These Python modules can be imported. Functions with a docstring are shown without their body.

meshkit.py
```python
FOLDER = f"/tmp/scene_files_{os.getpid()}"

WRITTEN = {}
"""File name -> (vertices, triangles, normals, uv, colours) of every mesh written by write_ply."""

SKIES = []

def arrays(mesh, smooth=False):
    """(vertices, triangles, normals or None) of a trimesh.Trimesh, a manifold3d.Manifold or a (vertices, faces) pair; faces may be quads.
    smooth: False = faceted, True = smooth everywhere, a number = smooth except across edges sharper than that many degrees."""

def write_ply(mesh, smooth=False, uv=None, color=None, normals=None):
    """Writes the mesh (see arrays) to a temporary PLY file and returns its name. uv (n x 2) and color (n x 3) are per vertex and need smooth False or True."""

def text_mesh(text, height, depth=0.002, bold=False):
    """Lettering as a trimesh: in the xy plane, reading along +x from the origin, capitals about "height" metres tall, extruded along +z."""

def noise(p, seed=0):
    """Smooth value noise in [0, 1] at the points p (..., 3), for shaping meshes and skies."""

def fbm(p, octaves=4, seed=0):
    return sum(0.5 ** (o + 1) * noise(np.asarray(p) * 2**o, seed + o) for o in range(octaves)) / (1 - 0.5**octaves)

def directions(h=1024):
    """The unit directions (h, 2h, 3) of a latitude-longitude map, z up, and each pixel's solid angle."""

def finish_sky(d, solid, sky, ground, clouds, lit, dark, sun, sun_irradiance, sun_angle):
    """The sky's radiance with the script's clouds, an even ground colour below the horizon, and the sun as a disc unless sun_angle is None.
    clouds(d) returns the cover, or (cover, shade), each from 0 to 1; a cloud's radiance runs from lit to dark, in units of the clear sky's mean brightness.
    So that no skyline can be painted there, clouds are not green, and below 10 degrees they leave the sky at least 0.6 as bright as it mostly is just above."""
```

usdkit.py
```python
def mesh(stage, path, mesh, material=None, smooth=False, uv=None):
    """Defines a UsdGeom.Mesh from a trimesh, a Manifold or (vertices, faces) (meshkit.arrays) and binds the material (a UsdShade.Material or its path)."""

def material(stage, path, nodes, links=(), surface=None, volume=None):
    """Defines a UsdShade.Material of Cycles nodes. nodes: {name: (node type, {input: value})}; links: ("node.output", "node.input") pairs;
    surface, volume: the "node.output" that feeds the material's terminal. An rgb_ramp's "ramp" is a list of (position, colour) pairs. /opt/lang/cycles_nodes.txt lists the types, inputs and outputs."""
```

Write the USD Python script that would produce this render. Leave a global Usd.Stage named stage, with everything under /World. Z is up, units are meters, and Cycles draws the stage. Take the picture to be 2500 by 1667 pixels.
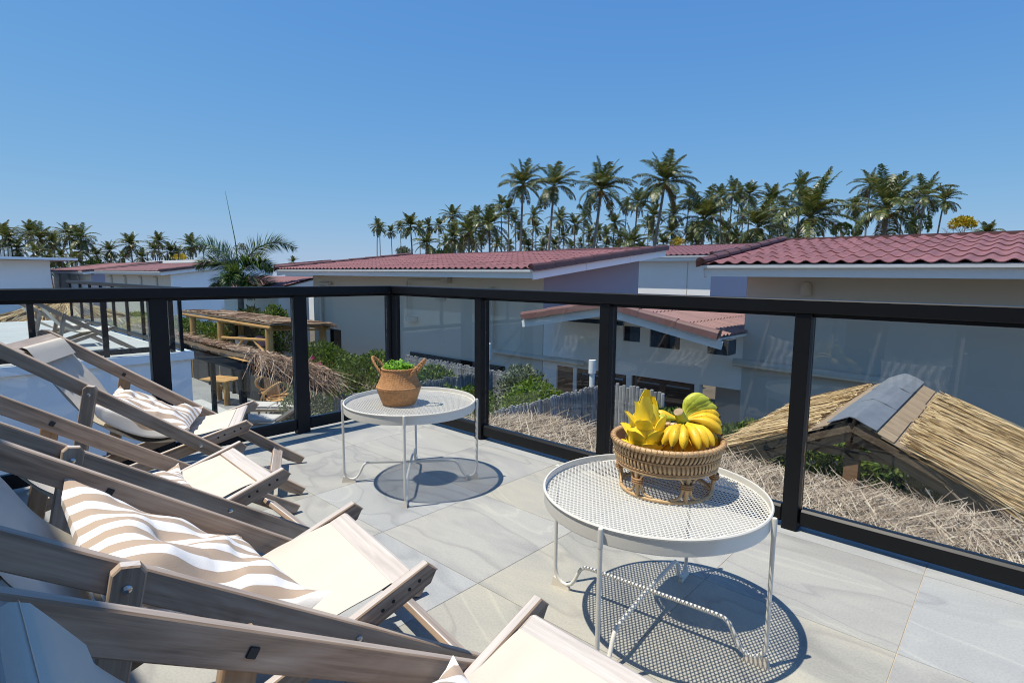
import math, random
import numpy as np
import trimesh
import usdkit, meshkit
from pxr import Usd, UsdGeom, UsdLux, UsdShade, Gf, Sdf, Vt

stage = Usd.Stage.CreateInMemory()
UsdGeom.SetStageUpAxis(stage, 'Z'); UsdGeom.SetStageMetersPerUnit(stage, 1.0)
UsdGeom.Xform.Define(stage, '/World'); UsdGeom.Scope.Define(stage, '/World/Looks')
# ------------------------------------------------------------------ camera, sky, sun
# world axes: x runs along the right-hand railing, y straight out over it towards the villas, z up; terrace floor at z = 0
TH, PIT, ROLL, HC = -0.74, 0.1178, 0.0095, 1.11
def cam_axes():
    R0 = np.array([math.cos(TH), -math.sin(TH), 0]); F0 = np.array([math.sin(TH), math.cos(TH), 0]); Z = np.array([0, 0, 1.0])
    fwd = F0 * math.cos(PIT) - Z * math.sin(PIT); down = -F0 * math.sin(PIT) - Z * math.cos(PIT)
    c, s = math.cos(ROLL), math.sin(ROLL)
    return c * R0 - s * down, s * R0 + c * down, fwd
RI, DN, FW = cam_axes()
cam = UsdGeom.Camera.Define(stage, '/World/camera')
cam.CreateHorizontalApertureAttr(36.0); cam.CreateVerticalApertureAttr(24.0)
cam.CreateFocalLengthAttr(36.0 * 1364 / 2500)
m = Gf.Matrix4d(1.0)
for i, a in enumerate((RI, -DN, -FW)): m.SetRow(i, Gf.Vec4d(*a, 0))
m.SetRow(3, Gf.Vec4d(0, 0, HC, 1))
cam.AddTransformOp().Set(m)
cam.CreateClippingRangeAttr(Gf.Vec2f(0.02, 3000))
cam.CreateExposureAttr(0.22)

SUN = np.array([-0.168, -0.293, 0.9415]); SUN /= np.linalg.norm(SUN)
SUN_EL = math.asin(SUN[2]); SUN_ROT = math.atan2(SUN[0], SUN[1])
sky = UsdLux.DomeLight.Define(stage, '/World/sky')
# single-scattering sky, each channel rolled off towards the bright horizon the way the photograph's is (x * A / (1 + a x))
SKY_S, SKY_A, SKY_R = 0.105, (0.90, 1.70, 5.3), (0.75, 1.9, 5.8)
skym = usdkit.material(stage, '/World/Looks/sky', {
    's': ('sky_texture', {'sky_type': 'single_scattering', 'sun_disc': False, 'sun_elevation': SUN_EL, 'sun_rotation': SUN_ROT, 'altitude': 0.0, 'air_density': 1.0, 'aerosol_density': 0.1, 'ozone_density': 4.0}),
    'm': ('mix', {'mix_type': 'multiply', 'fac': 1.0, 'color2': (.85, 1.0, 1.15)}),
    'n': ('mix', {'mix_type': 'multiply', 'fac': 1.0, 'color2': SKY_A}),
    'd': ('mix', {'mix_type': 'multiply', 'fac': 1.0, 'color2': tuple(0.13 * k for k in SKY_R)}), 'e': ('mix', {'mix_type': 'add', 'fac': 1.0, 'color2': (1, 1, 1)}),
    'q': ('mix', {'mix_type': 'divide', 'fac': 1.0}), 'b': ('background_shader', {'strength': SKY_S})},
    [('s.color', 'm.color1'), ('m.color', 'n.color1'), ('m.color', 'd.color1'), ('d.color', 'e.color1'), ('n.color', 'q.color1'), ('e.color', 'q.color2'), ('q.color', 'b.color')], surface='b.background')
UsdShade.MaterialBindingAPI.Apply(sky.GetPrim()).Bind(skym)
sky.GetPrim().SetCustomDataByKey('kind', 'structure')
sun = UsdLux.DistantLight.Define(stage, '/World/sun')
sun.CreateNormalizeAttr(True); sun.CreateIntensityAttr(1.25); sun.CreateAngleAttr(0.5); sun.CreateColorAttr(Gf.Vec3f(1.0, 0.94, 0.82))
_x = np.cross([0, 1, 0], SUN); _x /= np.linalg.norm(_x); _y = np.cross(SUN, _x)
m = Gf.Matrix4d(1.0)
for i, a in enumerate((_x, _y, SUN)): m.SetRow(i, Gf.Vec4d(*a, 0))
sun.AddTransformOp().Set(m)

# ------------------------------------------------------------------ helpers
_names = {}
def numbered(parent, name):
    k = (parent, name); n = _names.get(k, 0); _names[k] = n + 1
    return f'{parent}/{name}' if n == 0 else f'{parent}/{name}_{n:03d}'
GROUPS = {'deck_chair': 'wooden deck chairs', 'cushion': 'striped cushions on the deck chairs', 'mesh_table': 'round mesh tables on the terrace', 'villa': 'red-roofed villas', 'bamboo_fence': 'bamboo pole fences', 'thatched_awning': 'straw awnings',
          'hedge_shrub': 'garden shrubs', 'bamboo_shrub': 'fine-leaved garden shrubs', 'rattan_chair': 'rattan tub chairs on the patio', 'sun_lounger': 'sun loungers by the pool', 'round_lantern': 'round discs in the bamboo pavilion', 'vent_pipe': 'vent pipes', 'dark_tree': 'dark bushy trees on the horizon', 'coconut_palm': 'coconut palms of the grove', 'sugar_palm': 'round sugar palms', 'open_tree': 'open trees on the horizon'}
def tag(p, label=None, cat=None, group=None, kind=None):
    p = p.GetPrim() if hasattr(p, 'GetPrim') else p
    if label and cat and not group: group = GROUPS.get(str(p.GetName()).rstrip('0123456789').rstrip('_'))
    if label and len(label.split()) > 16: print('LONG', len(label.split()), label)
    for k, v in (('label', label), ('category', cat), ('group', group), ('kind', kind)):
        if v: p.SetCustomDataByKey(k, v)
    return p
def thing(name, label, cat, loc=(0, 0, 0), rotz=0, group=None, scale=None):
    x = UsdGeom.Xform.Define(stage, numbered('/World', name))
    x.AddTranslateOp().Set(Gf.Vec3d(*map(float, loc))); x.AddRotateZOp().Set(float(rotz))
    if scale is not None: x.AddScaleOp().Set(Gf.Vec3f(*map(float, scale)))
    return tag(x, label, cat, group)
def obj(name, mesh, mat, parent=None, smooth=False, uv=None, **kw):
    path = numbered(str(parent.GetPath()) if parent is not None else '/World', name)
    if hasattr(mesh, 'out'): mesh, uv = mesh.out()
    if uv is not None and not isinstance(smooth, bool):
        if str(mat.GetPrim().GetName()) in WOODS: smooth = True
        else: uv = None
    if str(mat.GetPrim().GetName()) in ISLANDS and isinstance(mesh, tuple):
        v_, f_ = mesh; f_ = np.asarray(f_, int); f_ = f_ if f_.shape[1] == 3 else np.vstack([f_[:, [0, 1, 2]], f_[:, [0, 2, 3]]])
        mesh, uv = (v_, f_), blade_random(v_, f_, path)
    p = usdkit.mesh(stage, path, mesh, mat, smooth=smooth, uv=uv).GetPrim()
    return tag(p, **kw) if kw else p
def dup(root, name, loc, rotz, label, group=None, scale=None, cat=None):
    x = UsdGeom.Xform.Define(stage, numbered('/World', name))
    x.GetPrim().GetReferences().AddInternalReference(root.GetPath())
    x.ClearXformOpOrder()
    x.AddTranslateOp().Set(Gf.Vec3d(*map(float, loc))); x.AddRotateZOp().Set(float(rotz))
    if scale is not None: x.AddScaleOp().Set(Gf.Vec3f(*map(float, scale)))
    x.GetPrim().SetInstanceable(True)
    return tag(x, label, cat or root.GetCustomDataByKey('category'), group)
def nrm(a): a = np.asarray(a, float); return a / np.linalg.norm(a)

class MB:
    """collects pieces of one mesh, with uv"""
    def __init__(s): s.v, s.f, s.u, s.n = [], [], [], 0
    def add(s, v, f, uv=None):
        v = np.asarray(v, float); f = np.asarray(f, int)
        if f.shape[1] == 4: f = np.vstack([f[:, [0, 1, 2]], f[:, [0, 2, 3]]])
        s.v.append(v); s.f.append(f + s.n); s.u.append(np.zeros((len(v), 2)) if uv is None else np.asarray(uv, float)); s.n += len(v)
        return s
    def out(s): return (np.vstack(s.v), np.vstack(s.f)), np.vstack(s.u)
    def box(s, lo, hi):
        x, y, z = zip(lo, hi)
        v = np.array([(x[i], y[j], z[k]) for i in (0, 1) for j in (0, 1) for k in (0, 1)])
        f = [(0, 1, 3, 2), (4, 6, 7, 5), (0, 4, 5, 1), (2, 3, 7, 6), (0, 2, 6, 4), (1, 5, 7, 3)]
        V, F, U = [], [], []
        for q in f:   # separate faces with box-mapped uv
            p = v[list(q)]; nn = np.argmax(np.abs(np.cross(p[1] - p[0], p[2] - p[0]))); k = [(1, 2), (0, 2), (0, 1)][nn]
            F.append([len(V) + i for i in range(4)]); V += list(p); U += list(p[:, k])
        return s.add(V, F, U)
    def board(s, a, b, w, t, up=(0, 0, 1), ch=0.003, seed=0.0, taper=None):
        """a chamfered board from a to b, w wide along up, t thick; uv runs along it"""
        a, b = np.asarray(a, float), np.asarray(b, float); L = np.linalg.norm(b - a); d = (b - a) / L
        side = nrm(np.cross(d, up)); upv = np.cross(side, d); ch = min(ch, w / 3, t / 3)
        h, g = w / 2, t / 2
        pr = [(g - ch, -h), (g, -h + ch), (g, h - ch), (g - ch, h), (-g + ch, h), (-g, h - ch), (-g, -h + ch), (-g + ch, -h)]
        per = np.cumsum([0] + [math.dist(pr[i], pr[(i + 1) % 8]) for i in range(8)])
        V, U, F = [], [], []
        stn = [(0, 1 - ch / h), (ch, 1), (L - ch, 1), (L, 1 - ch / h)]
        if taper: stn[2:] = [(L - ch, taper), (L, taper * (1 - ch / h))]
        for i in range(8):
            p, q = pr[i], pr[(i + 1) % 8]; base = len(V)
            for x, k in stn:
                for c, pp in ((p, per[i]), (q, per[i + 1])):
                    V.append(a + d * x + side * c[0] * k + upv * c[1] * k); U.append((x + seed, pp + seed * 3.7))
            for j in range(3): F.append([base + 2 * j, base + 2 * j + 1, base + 2 * j + 3, base + 2 * j + 2])
        for x, k, rev in ((0, stn[0][1], True), (L, stn[3][1], False)):
            base = len(V)
            for c in pr: V.append(a + d * x + side * c[0] * k + upv * c[1] * k); U.append((c[0] * .2 + seed, c[1]))
            o = list(range(base, base + 8)); o = o if not rev else o[::-1]
            F += [[o[0], o[1], o[2], o[3]], [o[0], o[3], o[4], o[7]], [o[4], o[5], o[6], o[7]]]
        return s.add(V, F, U)
    def tube(s, path, r, n=8, closed=False, caps=True):
        P = np.asarray(path, float); m_ = len(P); r = np.broadcast_to(np.asarray(r, float), (m_,))
        if closed: T = np.roll(P, -1, 0) - np.roll(P, 1, 0)
        else: T = np.gradient(P, axis=0)
        T /= np.maximum(np.linalg.norm(T, axis=1, keepdims=True), 1e-9)
        ref = np.array([0, 0, 1.0]) if abs(T[0][2]) < .9 else np.array([1.0, 0, 0])
        A = nrm(np.cross(T[0], ref)); V, U = [], []
        run = 0
        for i in range(m_):
            A = A - T[i] * (A @ T[i]); A = nrm(A); B = np.cross(T[i], A)
            if i: run += np.linalg.norm(P[i] - P[i - 1])
            for k in range(n):
                t = 2 * math.pi * k / n
                V.append(P[i] + r[i] * (math.cos(t) * A + math.sin(t) * B)); U.append((run, k / n * 6.28 * r[i]))
        F = []
        for i in range(m_ if closed else m_ - 1):
            j = (i + 1) % m_
            for k in range(n): F.append([i * n + k, i * n + (k + 1) % n, j * n + (k + 1) % n, j * n + k])
        if caps and not closed:
            V.append(P[0]); U.append((0, 0)); V.append(P[-1]); U.append((run, 0)); c0, c1 = len(V) - 2, len(V) - 1
            for k in range(n): F += [[c0, (k + 1) % n, k, c0], [c1, (m_ - 1) * n + k, (m_ - 1) * n + (k + 1) % n, c1]]
        V = np.array(V); F = np.array(F)
        tri = np.vstack([F[:, [0, 1, 2]], F[:, [0, 2, 3]]]); tri = tri[(tri[:, 0] != tri[:, 1]) & (tri[:, 1] != tri[:, 2]) & (tri[:, 0] != tri[:, 2])]
        return s.add(V, tri, U)
    def grid(s, P, uv=None, closed_u=False):
        """P (m, n, 3)"""
        P = np.asarray(P, float); m_, n_ = P.shape[:2]
        I = np.arange(m_ * n_).reshape(m_, n_)
        if closed_u: I = np.vstack([I, I[:1]])
        F = np.stack([I[:-1, :-1], I[1:, :-1], I[1:, 1:], I[:-1, 1:]], -1).reshape(-1, 4)
        return s.add(P.reshape(-1, 3), F, None if uv is None else np.asarray(uv).reshape(-1, 2))
    def lathe(s, prof, n=32, at=(0, 0, 0)):
        prof = np.asarray(prof, float); t = np.linspace(0, 2 * math.pi, n + 1)[:-1]
        P = np.stack([prof[None, :, 0] * np.cos(t)[:, None], prof[None, :, 0] * np.sin(t)[:, None], np.repeat(prof[None, :, 1], n, 0)], -1) + np.asarray(at)
        return s.grid(P, closed_u=True)
    def disc(s, c, r, nrmv=(0, 0, 1), n=12, t=0.004):
        c = np.asarray(c, float); d = nrm(nrmv)
        return s.tube([c - d * t / 2, c + d * t / 2], r, n)
def merged(*a):
    m_ = MB()
    for x in a: x(m_)
    return m_

# ------------------------------------------------------------------ materials
def mat(name, nodes, links, surface, volume=None): return usdkit.material(stage, '/World/Looks/' + name, nodes, links, surface)
def plain(name, col, rough=0.6, metallic=0.0, var=0.12, scale=6.0, bump=0.0, bscale=60.0, spec=0.5, rand=0.0, coat=0.0):
    """one colour with soft tone variation and optional fine relief"""
    c = np.array(col, float)
    n = {'tc': ('texture_coordinate', {}), 'n': ('noise_texture', {'scale': scale, 'detail': 5.0, 'roughness': 0.6}),
         'r': ('rgb_ramp', {'ramp': [(0.25, tuple(c * (1 - var))), (0.75, tuple(np.minimum(c * (1 + var), 0.95)))]}),
         'p': ('principled_bsdf', {'roughness': rough, 'metallic': metallic, 'specular_ior_level': spec, 'coat_weight': coat})}
    l = [('tc.object', 'n.vector'), ('n.fac', 'r.fac')]
    last = 'r.color'
    if rand:
        n['oi'] = ('object_info', {}); n['mr'] = ('map_range', {'from_min': 0.0, 'from_max': 1.0, 'to_min': 1 - rand, 'to_max': 1 + rand})
        n['h'] = ('hsv', {'hue': 0.5, 'saturation': 1.0, 'fac': 1.0}); l += [('oi.random', 'mr.value'), ('mr.result', 'h.value'), (last, 'h.color')]; last = 'h.color'
    l.append((last, 'p.base_color'))
    if bump:
        n['n2'] = ('noise_texture', {'scale': bscale, 'detail': 3.0}); n['b'] = ('bump', {'strength': bump, 'distance': 0.01})
        l += [('tc.object', 'n2.vector'), ('n2.fac', 'b.height'), ('b.normal', 'p.normal')]
    return mat(name, n, l, 'p.BSDF')
ISLANDS = set()
def island(name, ramp, rough=0.6, trans=0.0, tcol=None, spec=0.3):
    """leaves, straw: every blade carries its own random number in st.x, which picks its colour from the ramp"""
    ISLANDS.add(name)
    n = {'a': ('attribute', {'attribute': 'st'}), 's': ('separate_xyz', {}), 'r': ('rgb_ramp', {'ramp': ramp}), 'p': ('principled_bsdf', {'roughness': rough, 'specular_ior_level': spec})}
    l = [('a.vector', 's.vector'), ('s.x', 'r.fac'), ('r.color', 'p.base_color')]; o = 'p.BSDF'
    if trans:
        n['t'] = ('translucent_bsdf', {}); n['h'] = ('hsv', {'hue': 0.48, 'saturation': 1.1, 'value': 1.5, 'fac': 1.0}); n['m'] = ('mix_closure', {'fac': trans})
        l += [('r.color', 'h.color'), ('h.color', 't.color'), ('p.BSDF', 'm.closure1'), ('t.BSDF', 'm.closure2')]; o = 'm.closure'
    return mat(name, n, l, o)
def blade_random(v, f, path):
    from scipy.sparse import coo_matrix
    from scipy.sparse.csgraph import connected_components
    n = len(v); f = np.asarray(f); e = np.vstack([f[:, [0, 1]], f[:, [1, 2]]])
    _, lab = connected_components(coo_matrix((np.ones(len(e), np.int8), (e[:, 0], e[:, 1])), shape=(n, n)), directed=False)
    r = np.random.default_rng(sum(map(ord, path))).uniform(0, 1, lab.max() + 1)
    return np.stack([r[lab], np.zeros(n)], 1)
def wood(name, dark, mid, light, grain=1.0, bleach=None, rough=0.75):
    """grain along the board (uv.x); up-turned faces are bleached silver by the weather"""
    n = {'a': ('attribute', {'attribute': 'st'}), 'oi': ('object_info', {}), 'sc': ('math', {'math_type': 'multiply', 'value2': 37.0}), 'cx': ('combine_xyz', {}),
         'ad': ('mix', {'mix_type': 'add', 'fac': 1.0}), 'mp': ('mapping', {'scale': (2.2 * grain, 55.0 * grain, 1.0)}),
         'n1': ('noise_texture', {'scale': 1.0, 'detail': 8.0, 'roughness': 0.65, 'distortion': 0.6}),
         'mp2': ('mapping', {'scale': (2.6, 7.0, 1.0)}), 'n2': ('noise_texture', {'scale': 1.0, 'detail': 4.0, 'roughness': 0.55, 'distortion': 1.2}),
         'mx': ('mix', {'mix_type': 'mix', 'fac': 0.45}), 'r': ('rgb_ramp', {'ramp': [(0.30, dark), (0.48, mid), (0.68, light)]}),
         'b': ('bump', {'strength': 0.35, 'distance': 0.004}), 'p': ('principled_bsdf', {'roughness': rough, 'specular_ior_level': 0.3})}
    l = [('oi.random', 'sc.value1'), ('sc.value', 'cx.x'), ('sc.value', 'cx.y'), ('a.vector', 'ad.color1'), ('cx.vector', 'ad.color2'), ('ad.color', 'mp.vector'), ('ad.color', 'mp2.vector'),
         ('mp.vector', 'n1.vector'), ('mp2.vector', 'n2.vector'), ('n1.fac', 'mx.color1'), ('n2.fac', 'mx.color2'), ('mx.color', 'r.fac'), ('n1.fac', 'b.height'), ('b.normal', 'p.normal')]
    last = 'r.color'
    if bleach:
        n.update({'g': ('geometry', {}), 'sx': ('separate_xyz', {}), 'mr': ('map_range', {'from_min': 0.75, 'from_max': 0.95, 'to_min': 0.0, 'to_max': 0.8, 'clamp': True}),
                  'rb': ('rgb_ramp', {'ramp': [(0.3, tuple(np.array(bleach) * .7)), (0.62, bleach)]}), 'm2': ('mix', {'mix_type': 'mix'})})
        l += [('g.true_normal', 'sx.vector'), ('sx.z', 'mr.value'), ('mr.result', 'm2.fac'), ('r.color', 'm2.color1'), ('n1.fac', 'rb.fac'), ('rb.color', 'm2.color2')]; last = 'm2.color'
    l.append((last, 'p.base_color'))
    return mat(name, n, l, 'p.BSDF')

M = {}
WOODS = {'golden_bamboo', 'brown_timber', 'worn_teak', 'weathered_teak', 'nipa_panel', 'brown_shutter'}
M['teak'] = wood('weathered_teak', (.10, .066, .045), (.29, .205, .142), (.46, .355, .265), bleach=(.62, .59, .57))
M['teak_new'] = wood('worn_teak', (.13, .075, .042), (.31, .20, .125), (.46, .33, .22))
M['bamboo_wood'] = wood('golden_bamboo', (.22, .10, .03), (.42, .23, .075), (.58, .36, .14), grain=.6)
M['brown_post'] = wood('brown_timber', (.11, .055, .028), (.24, .13, .065), (.34, .20, .11))
M['canvas'] = plain('canvas', (.60, .55, .47), .9, var=.05, scale=3.0, bump=.25, bscale=900, spec=.1)
M['pad'] = plain('grey_pad', (.50, .48, .46), .9, var=.05, bump=.2, bscale=400, spec=.1)
M['black'] = plain('black_powder_coat', (.006, .0065, .008), .42, var=.1, scale=20, bump=.03, bscale=900, spec=.22)
M['dark'] = plain('dark_void', (.012, .013, .014), .8)
M['cream'] = plain('cream_steel', (.63, .61, .55), .42, var=.02, scale=12)
M['cream_foot'] = plain('cream_plastic', (.62, .56, .47), .5, var=.03)
M['steel'] = plain('zinc_bolt', (.55, .56, .57), .28, metallic=1.0, var=.05)
M['white_wall'] = plain('white_render', (.80, .79, .76), .85, var=.035, scale=.7, bump=.12, bscale=40)
M['cream_wall'] = plain('cream_render', (.66, .62, .53), .85, var=.03, scale=.6, bump=.1, bscale=40)
M['lilac_wall'] = plain('pale_lilac_render', (.30, .275, .32), .85, var=.03, scale=.6, bump=.1, bscale=40)  # mauve shade on the gable sides is put into this wall colour
M['taupe_wall'] = plain('taupe_render', (.52, .505, .46), .85, var=.03, scale=.6, bump=.1, bscale=40)
M['fascia'] = plain('white_fascia', (.74, .75, .74), .6, var=.02, scale=1.5)
M['pipe'] = plain('beige_pipe', (.50, .47, .41), .5, var=.05)
M['ridge_metal'] = plain('zinc_flashing', (.20, .215, .235), .55, metallic=.3, var=.12, scale=8, bump=.1, bscale=25)
M['roof'] = plain('red_roof_sheet', (.215, .088, .086), .6, var=.22, scale=2.2, bump=.10, bscale=50, rand=.10)
M['roof_far'] = plain('purple_red_roof', (.19, .082, .086), .6, var=.10, scale=3.0, rand=.06)
M['roof_brown'] = plain('brown_roof_sheet', (.24, .125, .11), .6, var=.12, scale=3.5, rand=.10)
M['cap'] = plain('maroon_roof_cap', (.105, .048, .045), .55, var=.15, scale=4)
M['cap_brown'] = plain('brown_roof_cap', (.17, .082, .072), .5, var=.12, scale=4)
M['grout'] = plain('sand_grout', (.47, .38, .27), .95, var=.25, scale=9)
M['concrete'] = plain('pale_concrete', (.42, .42, .40), .85, var=.10, scale=2.0, bump=.1, bscale=60)
M['patio'] = plain('patio_stone', (.22, .225, .22), .85, var=.15, scale=1.5, bump=.15, bscale=40)
M['soil'] = plain('garden_soil', (.11, .085, .055), .95, var=.35, scale=1.2, bump=.4, bscale=12)
M['pool_tile'] = plain('teal_tile', (.03, .20, .19), .25, var=.2, scale=14)
M['water'] = plain('pool_water', (.03, .25, .25), .05, var=.1)
M['nipa'] = wood('nipa_panel', (.17, .115, .07), (.30, .215, .135), (.40, .30, .20), grain=.5)
M['rattan'] = plain('honey_rattan', (.48, .285, .12), .5, var=.16, scale=30, bump=.15, bscale=120)
M['cane'] = plain('split_cane', (.50, .33, .165), .45, var=.20, scale=45, bump=.2, bscale=150)
M['cane_dark'] = plain('bound_cane', (.36, .20, .085), .5, var=.2, scale=45, bump=.2, bscale=150)
M['seagrass'] = plain('seagrass', (.40, .195, .075), .75, var=.28, scale=55, bump=.3, bscale=160)
M['screen'] = plain('charcoal_screen', (.035, .037, .04), .9, var=.25, scale=3, bump=.3, bscale=35)
M['wood_panel'] = wood('brown_shutter', (.045, .02, .01), (.11, .05, .024), (.17, .085, .042), grain=.5)
M['trunk'] = plain('palm_trunk', (.20, .175, .15), .9, var=.35, scale=5, bump=.4, bscale=14)
M['bark'] = plain('grey_bark', (.17, .14, .115), .9, var=.3, scale=8, bump=.4, bscale=25)
M['white_plastic'] = plain('white_disc', (.66, .68, .64), .5, var=.03)
M['pink_plastic'] = plain('pink_disc', (.62, .30, .42), .5, var=.03)
M['coconut'] = plain('coconut_husk', (.25, .17, .04), .6, var=.3, scale=6)
M['thatch_straw'] = island('golden_straw', [(0, (.22, .13, .055)), (.3, (.42, .285, .135)), (.7, (.58, .42, .22)), (1, (.72, .56, .33))], .8)
M['thatch_grey'] = island('grey_straw', [(0, (.10, .065, .042)), (.3, (.23, .17, .118)), (.65, (.36, .28, .205)), (1, (.56, .47, .36))], .85)
M['thatch_red'] = island('russet_straw', [(0, (.13, .07, .045)), (.4, (.30, .18, .115)), (.75, (.44, .30, .20)), (1, (.62, .49, .36))], .85)
M['thatch_base'] = plain('thatch_underlay', (.13, .088, .052), .95, var=.3, scale=12, bump=.6, bscale=50)
M['leaf'] = island('garden_leaf', [(0, (.025, .055, .010)), (.45, (.07, .125, .018)), (.8, (.12, .18, .03)), (1, (.21, .26, .055))], .45, .28)
M['leaf_lit'] = island('young_leaf', [(0, (.05, .10, .012)), (.5, (.12, .20, .024)), (1, (.25, .33, .05))], .45, .32)
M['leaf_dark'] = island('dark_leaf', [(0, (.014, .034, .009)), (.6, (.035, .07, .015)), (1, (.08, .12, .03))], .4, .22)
M['leaf_silver'] = island('silver_leaf', [(0, (.06, .085, .045)), (.6, (.15, .18, .10)), (1, (.28, .30, .20))], .6, .2)
M['clover'] = island('bright_clover', [(0, (.09, .26, .012)), (.6, (.17, .40, .03)), (1, (.30, .52, .07))], .4, .3)
M['flower'] = island('magenta_flower', [(0, (.42, .01, .10)), (1, (.62, .03, .22))], .5, .3)
M['flower_orange'] = island('orange_leaf', [(0, (.42, .12, .02)), (1, (.62, .27, .07))], .5, .3)
M['yellow_leaf'] = island('yellow_leaf', [(0, (.22, .17, .015)), (.6, (.40, .32, .03)), (1, (.55, .45, .06))], .5, .3)
M['frond'] = island('palm_leaflet', [(0, (.025, .045, .010)), (.5, (.065, .092, .020)), (.85, (.13, .15, .038)), (1, (.24, .20, .065))], .38, .22, spec=.5)
M['frond_old'] = island('old_palm_leaflet', [(0, (.085, .07, .03)), (.5, (.16, .13, .055)), (1, (.27, .215, .10))], .6, .2)
M['frond_fox'] = island('foxtail_leaflet', [(0, (.02, .05, .014)), (.5, (.05, .105, .026)), (1, (.15, .22, .06))], .32, .22, spec=.6)
def banana_skin(name, a, b):
    n = {'tc': ('texture_coordinate', {}), 'n': ('noise_texture', {'scale': 22.0, 'detail': 4.0}), 'r': ('rgb_ramp', {'ramp': [(.3, a), (.7, b)]}), 'v': ('noise_texture', {'scale': 190.0, 'detail': 2.0, 'roughness': .6}), 'k': ('rgb_ramp', {'ramp': [(0, (.16, .08, .02)), (.30, (.22, .11, .03)), (.345, (1, 1, 1)), (1, (1, 1, 1))]}),
         'm': ('mix', {'mix_type': 'multiply', 'fac': .85}), 'oi': ('object_info', {}), 'mr': ('map_range', {'from_min': 0, 'from_max': 1, 'to_min': .88, 'to_max': 1.08}), 'h': ('hsv', {'hue': .5, 'saturation': 1., 'fac': 1.}), 'p': ('principled_bsdf', {'roughness': .45, 'specular_ior_level': .35})}
    return mat(name, n, [('tc.object', 'n.vector'), ('tc.object', 'v.vector'), ('n.fac', 'r.fac'), ('v.fac', 'k.fac'), ('r.color', 'm.color1'), ('k.color', 'm.color2'), ('oi.random', 'mr.value'), ('mr.result', 'h.value'), ('m.color', 'h.color'), ('h.color', 'p.base_color')], 'p.BSDF')
M['banana_y'] = banana_skin('banana_yellow', (.66, .40, .02), (.84, .56, .03)); M['banana_g'] = banana_skin('banana_green', (.30, .38, .035), (.58, .57, .06))
M['banana_tip'] = plain('banana_tip', (.06, .035, .012), .8)
M['banana_stem'] = plain('banana_stem', (.30, .36, .05), .5, var=.2, scale=20)
M['stem_cut'] = plain('cut_stem', (.33, .24, .14), .9, var=.4, scale=60)
M['pitaya'] = plain('yellow_pitaya', (.84, .63, .035), .38, var=.08, scale=10, spec=.5)

def glass_material(name, tint, ior=1.5, rough=0.0):
    return mat(name, {'f': ('fresnel', {'IOR': ior}), 'ge': ('geometry', {}), 'iv': ('math', {'math_type': 'subtract', 'value1': 1.0}), 'mu': ('math', {'math_type': 'multiply'}), 't': ('transparent_bsdf', {'color': tint}), 'g': ('glossy_bsdf', {'color': (1, 1, 1), 'roughness': rough}), 'm': ('mix_closure', {})},
               [('ge.backfacing', 'iv.value2'), ('f.fac', 'mu.value1'), ('iv.value', 'mu.value2'), ('mu.value', 'm.fac'), ('t.BSDF', 'm.closure1'), ('g.BSDF', 'm.closure2')], 'm.closure')
M['glass'] = glass_material('railing_glass', (.955, .98, .985), 1.55)
M['pane'] = mat('dark_window', {'p': ('principled_bsdf', {'base_color': (.012, .015, .018), 'roughness': .06, 'specular_ior_level': .6})}, [], 'p.BSDF')

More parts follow.
